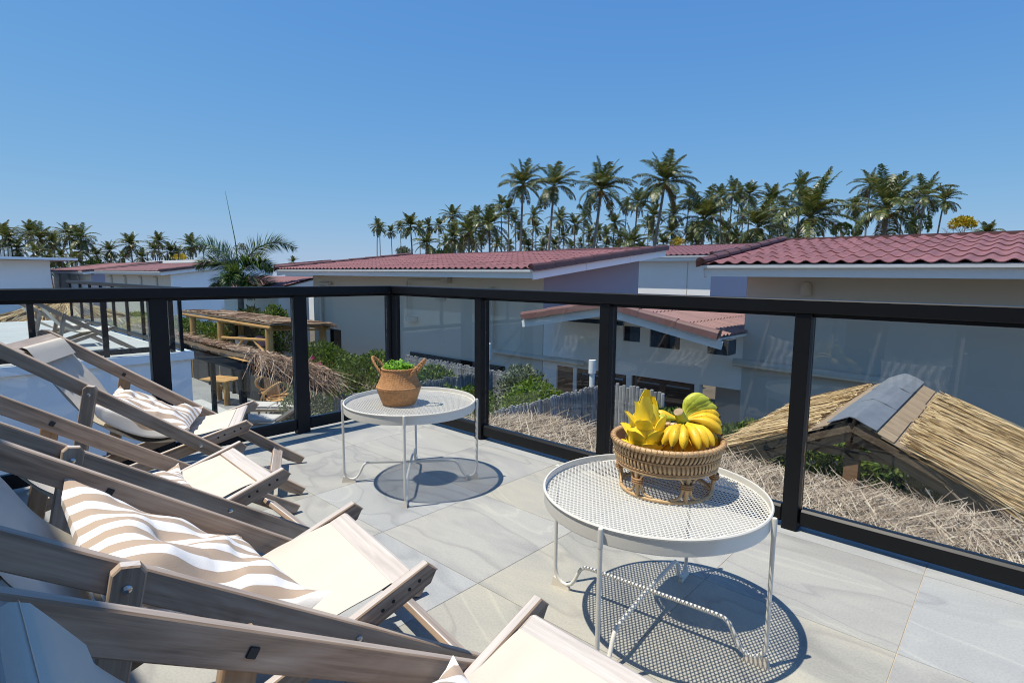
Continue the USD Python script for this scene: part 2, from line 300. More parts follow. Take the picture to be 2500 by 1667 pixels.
def stripes():
    n = {'a': ('attribute', {'attribute': 'st'}), 's': ('separate_xyz', {}), 'm': ('math', {'math_type': 'multiply', 'value2': 8.2}), 'f': ('math', {'math_type': 'fraction'}),
         'st': ('map_range', {'from_min': 0.49, 'from_max': 0.51, 'to_min': 0.0, 'to_max': 1.0, 'clamp': True}), 'r': ('rgb_ramp', {'ramp': [(0, (.80, .78, .75)), (1, (.43, .33, .25))]}),
         'mp': ('mapping', {'scale': (260., 260., 1.)}), 'ck': ('noise_texture', {'scale': 1.0, 'detail': 2.0}), 'b': ('bump', {'strength': .25, 'distance': .003}),
         'p': ('principled_bsdf', {'roughness': .9, 'specular_ior_level': .1, 'sheen_weight': .1})}
    l = [('a.vector', 's.vector'), ('s.y', 'm.value1'), ('m.value', 'f.value1'), ('f.value', 'st.value'), ('st.result', 'r.fac'), ('r.color', 'p.base_color'), ('a.vector', 'mp.vector'), ('mp.vector', 'ck.vector'), ('ck.fac', 'b.height'), ('b.normal', 'p.normal')]
    return mat('striped_cotton', n, l, 'p.BSDF')
M['stripes'] = stripes()

def floor_tile(name, seed, a, b, c, ang):
    """stone-look porcelain: long veins that differ from tile to tile"""
    n = {'tc': ('texture_coordinate', {}), 'oi': ('object_info', {}), 'sc': ('math', {'math_type': 'multiply', 'value2': 91.0}), 'cx': ('combine_xyz', {'z': seed}), 'ad': ('mix', {'mix_type': 'add', 'fac': 1.0}),
         'mp': ('mapping', {'rotation': (0, 0, ang), 'scale': (.6, 1.25, 1.0)}), 'n1': ('noise_texture', {'scale': 1.25, 'detail': 6.0, 'roughness': .55, 'distortion': 2.2}),
         'mp3': ('mapping', {'rotation': (0, 0, ang + .25), 'scale': (.55, 1.5, 1.0)}), 'n3': ('noise_texture', {'scale': 1.3, 'detail': 2.0, 'roughness': .45, 'distortion': 1.6}),
         'vr': ('rgb_ramp', {'ramp': [(0.0, (.5, .5, .5)), (.44, (.5, .5, .5)), (.475, (.41, .41, .42)), (.49, (.5, .5, .5)), (.60, (.5, .5, .5)), (.615, (.57, .57, .55)), (.64, (.5, .5, .5)), (1, (.5, .5, .5))]}),
         'n2': ('noise_texture', {'scale': 140.0, 'detail': 2.0}), 'r': ('rgb_ramp', {'ramp': [(.25, a), (.42, b), (.55, c), (.72, b)]}),
         'sp': ('rgb_ramp', {'ramp': [(.3, (.80, .80, .80)), (.6, (1.04, 1.04, 1.04))]}), 'm1': ('mix', {'mix_type': 'multiply', 'fac': .55}), 'm2': ('mix', {'mix_type': 'overlay', 'fac': 1.0}),
         'mr': ('map_range', {'from_min': 0, 'from_max': 1, 'to_min': .96, 'to_max': 1.04}), 'h': ('hsv', {'hue': .5, 'saturation': 1., 'fac': 1.}),
         'b': ('bump', {'strength': .12, 'distance': .003}), 'p': ('principled_bsdf', {'roughness': .62, 'specular_ior_level': .35})}
    l = [('oi.random', 'sc.value1'), ('sc.value', 'cx.x'), ('sc.value', 'cx.y'), ('tc.object', 'ad.color1'), ('cx.vector', 'ad.color2'), ('ad.color', 'mp.vector'), ('mp.vector', 'n1.vector'), ('n1.fac', 'r.fac'),
         ('ad.color', 'mp3.vector'), ('mp3.vector', 'n3.vector'), ('n3.fac', 'vr.fac'), ('tc.object', 'n2.vector'), ('n2.fac', 'sp.fac'), ('r.color', 'm1.color1'), ('sp.color', 'm1.color2'),
         ('m1.color', 'm2.color1'), ('vr.color', 'm2.color2'), ('oi.random', 'mr.value'), ('mr.result', 'h.value'), ('m2.color', 'h.color'), ('h.color', 'p.base_color'), ('n2.fac', 'b.height'), ('b.normal', 'p.normal')]
    return mat(name, n, l, 'p.BSDF')
TILES = [floor_tile('stone_tile_grey', 0.0, (.235, .24, .232), (.318, .315, .295), (.365, .357, .325), .35),
         floor_tile('stone_tile_beige', 3.0, (.245, .24, .22), (.33, .322, .285), (.39, .37, .31), .2),
         floor_tile('stone_tile_blue', 7.0, (.235, .245, .25), (.315, .322, .318), (.355, .36, .35), 1.35)]
# ------------------------------------------------------------------ the setting
rnd = random.Random(11); rng = np.random.default_rng(11)
GZ = -2.9
m_ = MB(); m_.box((-420, -60, GZ - 1), (300, 420, GZ)); tag(obj('ground', m_, M['soil']), 'bare sandy garden ground stretching away under the palms', None, kind='structure')
m_ = MB(); m_.box((-26, 3.2, GZ), (-9.75, 8.6, GZ + .02))
tag(obj('patio', m_, M['patio']), 'grey stone patio below the neighbouring terrace', None, kind='structure')

# terrace floor with single tiles
floor = obj('terrace_floor', MB().box((-3.735, -2.2, -.30), (3.2, 2.675, -.0022)), M['grout'], kind='structure', label='terrace floor of large grey and beige stone-look tiles')
us = [-3.735] + [-3.152 + .5925 * i for i in range(11)] + [3.2]; vs = [-2.2, -1.632, -1.037, -.445, .147, .739, 1.333, 1.926, 2.528, 2.675]
for i in range(len(us) - 1):
    for j in range(len(vs) - 1):
        a, b = us[i] + .0011, us[i + 1] - .0011; c, d = vs[j] + .0011, vs[j + 1] - .0011
        obj('tile', MB().board(((a + b) / 2, c, -.006), ((a + b) / 2, d, -.006), b - a, .012, up=(1, 0, 0), ch=.0007), TILES[rnd.choice((0, 0, 1, 1, 2))] if us[i] < -.4 else TILES[2 if (i + j) % 3 else 0], floor)
obj('slab_edge', MB().box((-3.75, -2.2, -.32), (-3.736, 2.69, -.004)), M['concrete'], floor)
obj('slab_edge', MB().box((-3.75, 2.676, -.32), (3.2, 2.69, -.004)), M['concrete'], floor)

# ------------------------------------------------------------------ the railing
def railing(name, label, runs, cat='railing', z0=0.0, dz=0.0):
    """runs: list of (corner, corner, [post distances]); top rail 7 x 6 cm, posts 6.5 x 4 cm, bottom rail, panes between"""
    t = thing(name, label, cat)
    for a, b, posts, pw, pt in runs:
        a, b = np.array([*a, z0]), np.array([*b, z0]); L = np.linalg.norm(b - a); d = (b - a) / L; s = np.array([-d[1], d[0], 0])
        obj('top_rail', MB().board(a + [0, 0, .969 + dz], b + [0, 0, .969 + dz], .058, .095, ch=.004), M['black'], t)
        for k, p in enumerate(posts):
            c = a + d * p
            q = MB().board(c + [0, 0, 0], c + [0, 0, .9395 + dz], pw, pt, up=d, ch=.003)
            obj('post', q, M['black'], t)
        for p, q in zip(posts[:-1], posts[1:]):
            e, f = a + d * (p + pw / 2 + .001), a + d * (q - pw / 2 - .001)
            br = MB().board(e + [0, 0, .062], f + [0, 0, .062], .078, .05, ch=.010)
            obj('bottom_rail', br, M['black'], t)
            obj('rail_bead', MB().board(e + [0, 0, .931 + dz], f + [0, 0, .931 + dz], .016, .03, ch=.002), M['black'], t)
            g = MB().board(e + d * .002 + [0, 0, .511 + dz / 2], f - d * .002 + [0, 0, .511 + dz / 2], .815 + dz, .008, ch=.001)
            obj('glass_pane', g, M['glass'], t)
    return t
railing('terrace_railing', 'black metal terrace railing with clear glass panes around the tiled floor',
        [((-3.705, 2.62), (3.2, 2.62), [.045, 1.038, 2.028, 3.02, 4.01, 5.0, 5.99, 6.84], .064, .08), ((-3.665, -2.2), (-3.665, 2.571), [.2, 1.3, 2.25, 3.19, 4.04, 4.803], .092, .055)], dz=.022)

# ------------------------------------------------------------------ the house behind the camera
h = thing('host_house', 'white rendered house at the back of the terrace with a flat overhanging roof', 'house')
obj('wall', MB().box((-5, -6.0, GZ), (4.2, -2.21, 2.95)), M['white_wall'], h)
obj('roof', MB().box((-5.2, -6.2, 3.0), (4.4, -.62, 3.16)), M['fascia'], h)
obj('door', MB().box((-1.5, -2.205, .02), (.5, -2.17, 2.25)), M['pane'], h)
obj('lower_wall', MB().box((-3.6, -2.2, GZ), (3.1, 1.2, -.325)), M['white_wall'], h)

# ------------------------------------------------------------------ villas with corrugated sheet roofs
def wave(x, A, p): return A * (0.5 + 0.5 * math.cos(2 * math.pi * x / p)) ** 1.4
def sheet(o, du, dv, w, L, A=.05, p=.27, n=9, lip=.014, tilt=.02):
    """one corrugated sheet: o lower-left corner, du across (unit), dv up the slope (unit); waves repeat every p"""
    o, du, dv = map(np.asarray, (o, du, dv)); nv = nrm(np.cross(du, dv)); N = int(round(w / p * n))
    V, F = [], []
    xs = np.linspace(0, w, N + 1)
    for x in xs:
        z = wave(x, A, p)
        V += [o + du * x + nv * (z + tilt - lip), o + du * x + nv * (z + tilt), o + du * x + dv * L + nv * z]
    for i in range(N):
        a, b = 3 * i, 3 * i + 3
        F += [[a, b, b + 1, a + 1], [a + 1, b + 1, b + 2, a + 2]]
    return np.array(V), np.array(F)
def sheet_roof(t, o, du, dv, W, L, rows, sw=.54, A=.05, p=.27, m='roof', joined=False):
    o, du, dv = np.asarray(o, float), nrm(du), nrm(dv); cols = int(round(W / sw)); sw = W / cols; pp = sw / 2; rl = L / rows
    al = MB()
    for r in range(rows):
        for c in range(cols):
            v, f = sheet(o + du * (c * sw) + dv * (r * rl) + np.array([0, 0, rnd.uniform(-.003, .003)]), du, dv, sw + .0, rl + .06, A, pp)
            if joined: al.add(v, np.array(f))
            else: obj('roof_sheet', (v, np.vstack([np.array(f)[:, [0, 1, 2]], np.array(f)[:, [0, 2, 3]]])), M[m], t, smooth=40)
    if joined: obj('roof', al, M[m], t)
    nv = nrm(np.cross(du, dv))
    q = np.array([o, o + du * W, o + du * W + dv * L, o + dv * L]) - nv * .02
    q2 = q - nv * .05
    V = np.vstack([q, q2]); F = [[0, 1, 2, 3], [7, 6, 5, 4], [0, 4, 5, 1], [1, 5, 6, 2], [2, 6, 7, 3], [3, 7, 4, 0]]
    obj('roof_deck', MB().add(V, F), M['fascia'], t)
def verge_caps(t, a, b, n, side, m='cap', r=.085):
    """a row of rounded cap tiles from a up to b along the verge; side = outward"""
    a, b = np.asarray(a, float), np.asarray(b, float); d = (b - a) / n; side = nrm(side); up = nrm(np.cross(d, side)); up = up if up[2] > 0 else -up
    for i in range(n):
        p, q = a + d * i, a + d * (i + 1.04); lift = .012
        pr = [(-.12, .0), (-.11, .05), (-.06, .085), (.0, .095), (.05, .075), (.075, .03), (.075, -.10), (.06, -.10), (.06, .02)]
        V = []
        for e, k in ((p, 1.0), (q, .94)):
            for x, y in pr: V.append(e + side * x * k + up * (y * k + (lift if e is p else 0)))
        K = len(pr); F = [[j, j + 1, K + j + 1, K + j] for j in range(K - 1)]
        mb = MB().add(V, F); mb.add([V[j] for j in range(K)], [[0, 1, j, j + 1] for j in range(1, K - 1)])
        obj('verge_cap', mb, M[m], t)
def wall_with_openings(mb, u0, u1, z0, z1, v, thick, holes):
    """a wall facing -v from u0 to u1 with rectangular openings (ua, ub, za, zb)"""
    xs = sorted({u0, u1, *[h_[0] for h_ in holes], *[h_[1] for h_ in holes]}); zs = sorted({z0, z1, *[h_[2] for h_ in holes], *[h_[3] for h_ in holes]})
    for a, b in zip(xs[:-1], xs[1:]):
        for c, d in zip(zs[:-1], zs[1:]):
            if any(h_[0] <= a and b <= h_[1] and h_[2] <= c and d <= h_[3] for h_ in holes): continue
            mb.box((a, v, c), (b, v + thick, d))
    return mb
def tube_obj(name, pts, r, mtl, parent, n=8): return obj(name, MB().tube(pts, r, n), M[mtl], parent, smooth=40)

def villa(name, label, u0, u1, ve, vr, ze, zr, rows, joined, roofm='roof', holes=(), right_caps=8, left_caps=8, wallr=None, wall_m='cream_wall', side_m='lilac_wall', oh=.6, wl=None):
    """mono-pitch house: eave along u at v=ve, ridge at v=vr"""
    t = thing(name, label, 'house')
    dv = nrm([0, vr - ve, zr - ze]); L = math.hypot(vr - ve, zr - ze)
    sheet_roof(t, (u0, ve, ze), (1, 0, 0), dv, u1 - u0, L, rows, joined=joined, m=roofm)
    wl, wr = (u0 + .7 if wl is None else wl), (u1 - .22 if wallr is None else wallr); vw = ve + oh; vb = vr - (.6 if oh > 1 else 1.2)
    def zat(v): return ze + (zr - ze) * (v - ve) / (vr - ve) - .075
    front = wall_with_openings(MB(), wl, wr, GZ, zat(vw), vw, .2, holes)
    obj('front_wall', front, M[wall_m], t)
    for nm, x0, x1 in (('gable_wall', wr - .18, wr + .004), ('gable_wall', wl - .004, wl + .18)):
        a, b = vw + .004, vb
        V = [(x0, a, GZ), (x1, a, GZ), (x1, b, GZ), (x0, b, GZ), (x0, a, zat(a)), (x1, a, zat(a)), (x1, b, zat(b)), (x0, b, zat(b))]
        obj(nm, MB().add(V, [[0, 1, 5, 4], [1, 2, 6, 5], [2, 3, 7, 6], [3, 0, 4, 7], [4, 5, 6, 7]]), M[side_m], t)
    obj('back_wall', MB().box((wl, vb - .2, GZ), (wr, vb + .003, zat(vb))), M[wall_m], t)
    n = max(1, int((u1 - u0) / 4.8)); w_ = (u1 - u0 - .04) / n
    for i in range(n): obj('fascia_board', MB().box((u0 + .02 + i * w_ + .003, ve + .085, ze - .235), (u0 + .02 + (i + 1) * w_ - .003, ve + .115, ze - .0)), M['fascia'], t)
    for sgn, ux, nc in ((1, u1, right_caps), (-1, u0, left_caps)):
        a = np.array([ux, ve - .06, ze - .02]); b = np.array([ux, vr, zr])
        if nc: verge_caps(t, a + [0, 0, .055], b + [0, 0, .055], nc, (sgn, 0, 0))
        lo, hi = a + [0, .08, -.20], b + [0, 0, -.20]; k = 3
        for i in range(k): obj('barge_board', MB().board(lo + (hi - lo) * (i / k) + [-sgn * .03, 0, .045], lo + (hi - lo) * ((i + 1) / k - .002) + [-sgn * .03, 0, .045], .19, .03), M['fascia'], t)
    obj('ridge_flashing', MB().box((u0, vr - .05, zr - .04), (u1, vr + .09, zr + .075)), M['cap'], t)
    return t, zat
VW = 12.2; KW = VW / 11.6
def wu(u): return u * KW
def wz(z): return HC + (z - HC) * KW
def hole(h_): return (wu(h_[0]), wu(h_[1]), wz(h_[2]), wz(h_[3]))
holesM = [hole(h_) for h_ in [(-20.46, -19.70, -1.98, -1.09), (-15.25, -10.85, -2.4, -1.50)]]
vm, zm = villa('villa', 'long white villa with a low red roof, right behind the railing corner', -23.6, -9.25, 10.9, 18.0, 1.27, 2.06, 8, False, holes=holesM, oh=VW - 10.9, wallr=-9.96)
for a, b, c, d in holesM:
    w = obj('window', wall_with_openings(MB(), a, b, c, d, VW - .04, .06, [(a + .07, (a + b) / 2 - .03, c + .07, d - .07), ((a + b) / 2 + .03, b - .07, c + .07, d - .07)]), M['black'], vm)
    obj('window_pane', MB().box((a + .02, VW + .03, c + .02), (b - .02, VW + .05, d - .02)), M['pane'], w)
tube_obj('drain_pipe', [(wu(x), y + VW - 11.6, max(GZ, wz(z))) for x, y, z in [(-20.2, 11.44, .72), (-20.9, 11.44, .72), (-20.98, 11.44, .66), (-20.98, 11.44, GZ)]], .075, 'pipe', vm)
tube_obj('drain_pipe', [(wu(x), y + VW - 11.6, max(GZ, wz(z))) for x, y, z in [(-13.2, 11.47, .93), (-15.2, 11.47, .93), (-15.25, 11.47, .85), (-15.25, 11.47, -.42)]], .035, 'pipe', vm)
tube_obj('drain_pipe', [(wu(x), y + VW - 11.6, max(GZ, wz(z))) for x, y, z in [(-11.3, 11.46, .78), (-11.3, 11.46, -1.0), (-11.2, 11.46, -1.07), (-8.0, 11.47, -1.07)]], .07, 'pipe', vm)
obj('wall_lamp', MB().box((wu(-15.3), 11.4 + VW - 11.6, wz(-.46)), (wu(-14.85), 11.58 + VW - 11.6, wz(-.30))), M['pipe'], vm)
obj('wall_lamp', MB().box((wu(-13.45), 11.4 + VW - 11.6, wz(.86)), (wu(-13.15), 11.58 + VW - 11.6, wz(1.05))), M['pipe'], vm)
obj('vent_cover', MB().box((wu(-13.9), 11.54 + VW - 11.6, wz(.30)), (wu(-13.45), 11.58 + VW - 11.6, wz(.56))), M['pipe'], vm)

holesR = [hole(h_) for h_ in [(-9.0, -8.45, -2.45, -1.24), (-8.35, -6.88, -2.45, -1.24), (-6.74, -5.17, -2.45, -1.22), (-5.06, -4.17, -2.5, -1.21), (-7.0, -6.55, -.42, .05), (-6.3, -5.55, -.50, .0)]]
vr_, zr_ = villa('villa', 'white villa with a bright red wavy roof filling the right edge of the view', -4.85, 6.2, 10.9, 15.9, 1.36, 2.06, 6, False, wallr=5.9, wall_m='taupe_wall', oh=VW - 10.9, wl=-4.38)
obj('soffit', MB().box((-4.6, 11.02, 1.14), (6.0, VW, 1.16)), M['cream_wall'], vr_)
tube_obj('overflow_pipe', [(wu(-4.3), VW - .12, wz(-.62)), (wu(-2.0), VW - .12, wz(-.66)), (wu(-1.4), VW - .12, wz(-.66))], .085, 'pipe', vr_, 12)
obj('vent_hood', MB().lathe([(.0, .17), (.06, .16), (.09, .12), (.10, .0), (.10, -.1), (0, -.1)], 14, (wu(-3.05), VW - .06, wz(.88))), M['pipe'], vr_, smooth=40)

# low gabled annex between the two villas
an = thing('annex', 'low white annex with a brown gabled roof and shuttered openings between the two villas', 'house')
wa = wall_with_openings(MB(), -9.95, -4.385, GZ, -.12, VW + .01, .2, holesR)
wa.add([(-9.95, VW + .01, -.12), (-4.385, VW + .01, -.12), (-6.9, VW + .01, .36), (-9.95, VW + .21, -.12), (-4.385, VW + .21, -.12), (-6.9, VW + .21, .36)], [[0, 1, 2, 2], [5, 4, 3, 3], [0, 2, 5, 3], [1, 4, 5, 2]])
obj('front_wall', wa, M['white_wall'], an)
for i, (a, b, c, d) in enumerate(holesR):
    if i in (1, 2):
        s_ = obj('shutter', wall_with_openings(MB(), a, b, c, d, VW + .06, .05, [(a + .12, (a + b) / 2 - .08, c + .1, d - .12), ((a + b) / 2 + .08, b - .12, c + .1, d - .12)]), M['wood_panel'], an)
        for q in range(18):
            z = c + .12 + q * (d - c - .26) / 18
            for x0, x1 in ((a + .12, (a + b) / 2 - .08), ((a + b) / 2 + .08, b - .12)):
                obj('slat', MB().board((x0, VW + .09, z), (x1, VW + .09, z), .07, .01, up=(0, .7, .7)), M['wood_panel'], s_)
    elif i == 3:
        obj('recess', wall_with_openings(MB(), a - .02, b + .02, c, d + .02, VW + 1.0, .05, []), M['white_wall'], an)
    elif i == 0: obj('reed_screen', MB().box((a, VW + .08, c), (b, VW + .12, d)), M['brown_post'], an)
    else: obj('window_pane', MB().box((a, VW + .06, c), (b, VW + .09, d)), M['pane'], an)
R0, RL, RR = np.array([-6.95, 10.75, .46]), np.array([-9.42, 10.75, .03]), np.array([-4.32, 10.75, -.06])
sheet_roof(an, RR, (0, 1, 0), R0 - RR, 6.2, np.linalg.norm(R0 - RR), 3, sw=.36, A=.04, m='roof_brown')
sheet_roof(an, RL + [0, 6.2, 0], (0, -1, 0), R0 - RL, 6.2, np.linalg.norm(R0 - RL), 3, sw=.36, A=.04, m='roof_brown')
verge_caps(an, RR + [0, -.05, .05], R0 + [0, -.05, .05], 3, (0, -1, 0), 'cap_brown', .1)
verge_caps(an, RL + [0, -.05, .05], R0 + [0, -.05, .05], 3, (0, -1, 0), 'cap_brown', .1)
obj('barge_board', MB().board(RR + [0.05, .01, -.155], R0 + [0, .01, -.155], .17, .03), M['fascia'], an)
obj('barge_board', MB().board(RL + [-.05, .012, -.155], R0 + [0, .012, -.155], .17, .03), M['fascia'], an)
obj('gutter_box', MB().box((-4.62, 10.9, -.42), (-4.2, 11.3, -.12)), M['screen'], an)

# second row, further back
v2, _ = villa('villa', 'white villa with a dark red roof glimpsed in the gap between the two front roofs', -24.0, -9.9, 23.4, 31.0, 2.05, 2.86, 8, True, roofm='roof_far', right_caps=6, left_caps=0, wall_m='white_wall', oh=.45)
tube_obj('drain_pipe', [(-11.2, 23.9, 1.75), (-11.2, 23.9, GZ)], .06, 'pipe', v2)
tube_obj('drain_pipe', [(-13.25, 23.9, .9), (-13.25, 23.9, GZ)], .05, 'fascia', v2)
v3, _ = villa('villa', 'long villa with a purplish red roof beyond the feather palm', -56.5, -39.2, 10.9, 15.6, 1.16, 1.78, 6, True, roofm='roof_far', right_caps=5, left_caps=5, side_m='white_wall', wall_m='cream_wall')
v4, _ = villa('villa', 'farthest red-roofed villa of the front row, beside the flat-roofed white building', -79.0, -60.5, 10.9, 17.0, 1.1, 2.0, 6, True, right_caps=5, left_caps=5)
for t_, xs in ((v3, (-54, -50, -46, -42.5)), (v4, (-75, -70, -66))):
    for x in xs: tube_obj('drain_pipe', [(x, 11.42, .75), (x + .5, 11.42, .75), (x + .5, 11.42, -2.6)], .06, 'pipe', t_)
v5, _ = villa('villa', 'white villa whose dark roof edge peeks over the long red roof at its left end', -50.0, -34.5, 23.0, 28.5, 1.75, 2.3, 6, True, roofm='roof_far', right_caps=4, left_caps=4, wall_m='white_wall')
pr = thing('porch', 'small porch with a mauve tiled roof at the left end of the long villa', 'porch')
sheet_roof(pr, (-30.5, 10.5, .28), (1, 0, 0), (0, 2.4, .62), 6.6, 2.5, 3, m='roof_far', joined=True)
obj('wall', MB().box((-30.2, 11.2, GZ), (-24.1, 12.6, .2)), M['white_wall'], pr)
fb = thing('flat_roofed_building', 'white flat-roofed building with a thin roof slab at the left edge', 'building')
obj('wall', MB().box((-84, -6, GZ), (-63.9, 9.2, 2.02)), M['white_wall'], fb)
obj('roof_slab', MB().box((-85, -7, 2.05), (-62.6, 11.0, 2.26)), M['fascia'], fb)
rr = thing('roof_railing', 'black glass railing on the flat roof of the white building', 'railing')
for k, (p, q) in enumerate((((-70, 7.4), (-70, -5)), ((-70, 7.4), (-84, 7.4)))):
    p, q = np.array([*p, 2.27]), np.array([*q, 2.27])
    obj('top_rail', MB().board(p + [0, 0, 1.05], q + [0, 0, 1.05], .07, .07), M['black'], rr)
    for i in range(6):
        c = p + (q - p) * i / 5; obj('post', MB().board(c, c + [0, 0, 1.01], .07, .07, up=(1, 0, 0)), M['black'], rr)
    obj('glass_pane', MB().board(p + [0, 0, .5], q + [0, 0, .5], .85, .012), M['glass'], rr)
hr = thing('far_roof_terrace', 'distant roof terrace with yellow flowering shrubs behind the farthest red roof', 'terrace')
obj('parapet', MB().box((-92, 24, GZ), (-66, 30, 2.6)), M['white_wall'], hr)
obj('railing_frame', merged(*[lambda m_, i=i: m_.box((-91.9 + i * 4.3, 24.05, 2.6), (-91.8 + i * 4.3, 24.12, 3.7)) for i in range(7)], lambda m_: m_.box((-92, 24.03, 3.7), (-66, 24.14, 3.78))), M['black'], hr)

# ------------------------------------------------------------------ the neighbour's terrace, left
nb = thing('neighbour_house', 'white house with a roof terrace left of our railing, its side wall in shade', 'house')
obj('wall', MB().box((-18.0, -7.0, GZ), (-9.62, 3.02, -.25)), M['white_wall'], nb)
obj('parapet', MB().box((-18.05, -7.0, -.246), (-9.58, 3.06, -.125)), M['fascia'], nb)
obj('terrace_paving', MB().box((-17.9, -6.9, -.2), (-9.74, 2.88, -.121)), M['concrete'], nb)
railing('neighbour_railing', 'black glass railing around the neighbouring roof terrace', [((-9.7, 2.93), (-18, 2.93), [0, 1.0, 2.0, 3.0, 4.0, 5.0, 6.0, 7.0, 8.2], .05, .05), ((-9.7, -6.5), (-9.7, 2.88), [.2, 1.3, 2.4, 3.5, 4.6, 5.7, 6.6, 7.65, 8.45, 9.3], .07, .05)], z0=-.119)
st = thing('stair_handrail', 'black sloping stair handrails outside the terrace, running down beside the shaded white wall', 'handrail')
for off, z in ((0, 0.0), (.0, -.30), (.0, -.62)):
    a, b = np.array([-5.6, -1.2, .42 + z]), np.array([-5.6, 3.0, -2.45 + z])
    obj('rail_bar', MB().tube([a, b], .028 if z == 0 else .02, 8), M['black'], st, smooth=40)
for i in range(5):
    c = np.array([-5.6, -1.1 + i * 1.0, .35 - i * .683]); obj('baluster', MB().board(c + [0, 0, .0], [c[0], c[1], max(c[2] - 1.0, GZ)], .03, .03, up=(0, 1, 0)), M['black'], st)
sr = thing('stair_flight', 'pale concrete stair flight between the two houses', 'stairs')
for i in range(16):
    y = -1.3 + i * .27; z = -.55 - i * .1645; z = max(z, GZ + .17)
    obj('step', MB().box((-5.56, y, z - .16), (-4.6, y + .29, z)), M['concrete'], sr)
# ------------------------------------------------------------------ deck chairs
def bez(P, n):
    """smooth curve through the points (Catmull-Rom)"""
    P = np.asarray(P, float); Q = np.vstack([2 * P[0] - P[1], P, 2 * P[-1] - P[-2]]); out = []
    per = max(2, n // (len(P) - 1))
    for i in range(1, len(Q) - 2):
        for t in np.linspace(0, 1, per, endpoint=False):
            a, b, c, d = Q[i - 1], Q[i], Q[i + 1], Q[i + 2]
            out.append(.5 * ((2 * b) + (c - a) * t + (2 * a - 5 * b + 4 * c - d) * t * t + (3 * b - a - 3 * c + d) * t ** 3))
    out.append(P[-1]); return np.array(out)
SLING = [(-1.075, .765), (-1.055, .735), (-1.0, .655), (-.895, .495), (-.79, .395), (-.66, .325), (-.54, .312), (-.45, .328), (-.37, .347), (-.300, .363)]
def deck_chair(name, label, loc, rotz, al=.588, be=.335, seed=0, group=None, sling_seed=0):
    t = thing(name, label, 'deck chair', loc, rotz, group)
    d, p, q, s1, w1, w2, th = .057, .492, .989, .216, .264, .240, .025
    e = np.array([-math.cos(al), 0, math.sin(al)]); n = np.array([math.sin(al), 0, math.cos(al)]); up = (0, 1, 0)
    def lr(s, off, Y): return e * s + n * off + np.array([0, Y, d / 2])
    piv = lr(p, 0, 0); se = np.array([math.cos(be), 0, math.sin(be)]); sn = np.array([-math.sin(be), 0, math.cos(be)])
    def sr(s, off, Y): return piv + se * s + sn * off + np.array([0, Y, 0])
    rs = random.Random(seed)
    for sg in (1, -1):
        y = sg * (w1 - th / 2)
        # long rail: foot cut level, head rounded
        L = 1.41; prof = [(-.018, -.028), (-.052, -.026), (.012, .03)]
        pts = []
        f0 = lr(0, -d / 2, 0); 
        out2 = [(lr(-.045, -d / 2 * .98, 0)), (lr(-.035, d / 2, 0)), (lr(L - .03, d / 2, 0)), (lr(L - .008, d / 2 - .012, 0)), (lr(L, 0, 0)), (lr(L - .012, -d / 2 + .010, 0)), (lr(L - .035, -d / 2, 0)), (lr(.04, -d / 2, 0))]
        P = [np.array([a[0], a[2]]) for a in out2]; P[0][1] = max(P[0][1], 0.0); P[-1][1] = max(P[-1][1], 0); P = [np.array([a[0], max(a[1], 0.0)]) for a in P]
        mb = slab2d(P, y, th, lambda pt: ((pt - np.array([0, d / 2])) @ np.array([-math.cos(al), math.sin(al)]), (pt - np.array([0, d / 2])) @ np.array([math.sin(al), math.cos(al)])), seed + sg * 3.1)
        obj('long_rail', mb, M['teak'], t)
        # seat rail
        y2 = sg * (w2 - th / 2 - .001); h = .0275
        c0 = np.array([piv[0], piv[2]]); S = np.array([se[0], se[2]]); N = np.array([sn[0], sn[2]])
        back = (c0[1] - .03) / math.sin(be)
        P = [c0 - S * back + N * h, c0 - S * (back + .02) - N * .0, c0 - S * (back - .06) - N * h, c0 + S * (s1 - .012) - N * h, c0 + S * (s1 + .012) - N * (h - .02), c0 + S * (s1 + .018) + N * (h - .035), c0 + S * s1 + N * h]
        P = [np.array([a[0], max(a[1], 0.0)]) for a in P][::-1]
        mb = slab2d(P, y2, th, lambda pt: ((pt - c0) @ S, (pt - c0) @ N), seed + sg * 5.3 + 2)
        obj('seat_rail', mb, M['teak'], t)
        # prop leg outside the long rail
        y3 = sg * (w1 + th / 2 + .001); a = lr(q + .0, 0, 0); dirp = nrm([-.20, 0, -1.0]); topp = a - dirp * (.038 if sg < 0 else .018); bot = a + dirp * .50
        W = np.array([dirp[2], -dirp[0]]) * .026
        A, B = np.array([topp[0], topp[2]]), np.array([bot[0], bot[2]]); D = nrm(B - A)
        P = [A + W * .55, A + W + D * .014, B + W, B - W, A - W + D * .014, A - W * .55]
        mb = slab2d(P if ((P[1] - P[0])[0] * (P[2] - P[1])[1] - (P[1] - P[0])[1] * (P[2] - P[1])[0]) > 0 else P[::-1], y3, th, lambda pt: ((pt - A) @ D, (pt - A) @ W * 40), seed + sg * 7.7 + 5)
        obj('prop_leg', mb, M['teak_new'] if sg > 0 else M['teak'], t)
        for (c, nm) in ((lr(q, 0, y3 + sg * th / 2), 'bolt'), (lr(p, 0, sg * w1), 'bolt')):
            obj(nm, MB().lathe_y(c, sg), M['steel'], t, smooth=40)
        obj('nut', MB().board(lr(q, -.008, sg * (w1 - th) - sg * .0015), lr(q, .008, sg * (w1 - th) - sg * .0015), .016, .004, up=e, ch=.001), M['dark'], t)
        for k, s_ in enumerate((.075, .105, .15, .18)):
            c = sr(s_, .002 * (k % 2), y2 + sg * (th / 2)); obj('screw_hole', MB().tube([c - np.array([0, sg * .004, 0]), c + np.array([0, sg * .0006, 0])], .0048, 8), M['dark'], t)
    bw = w1 - th - .001
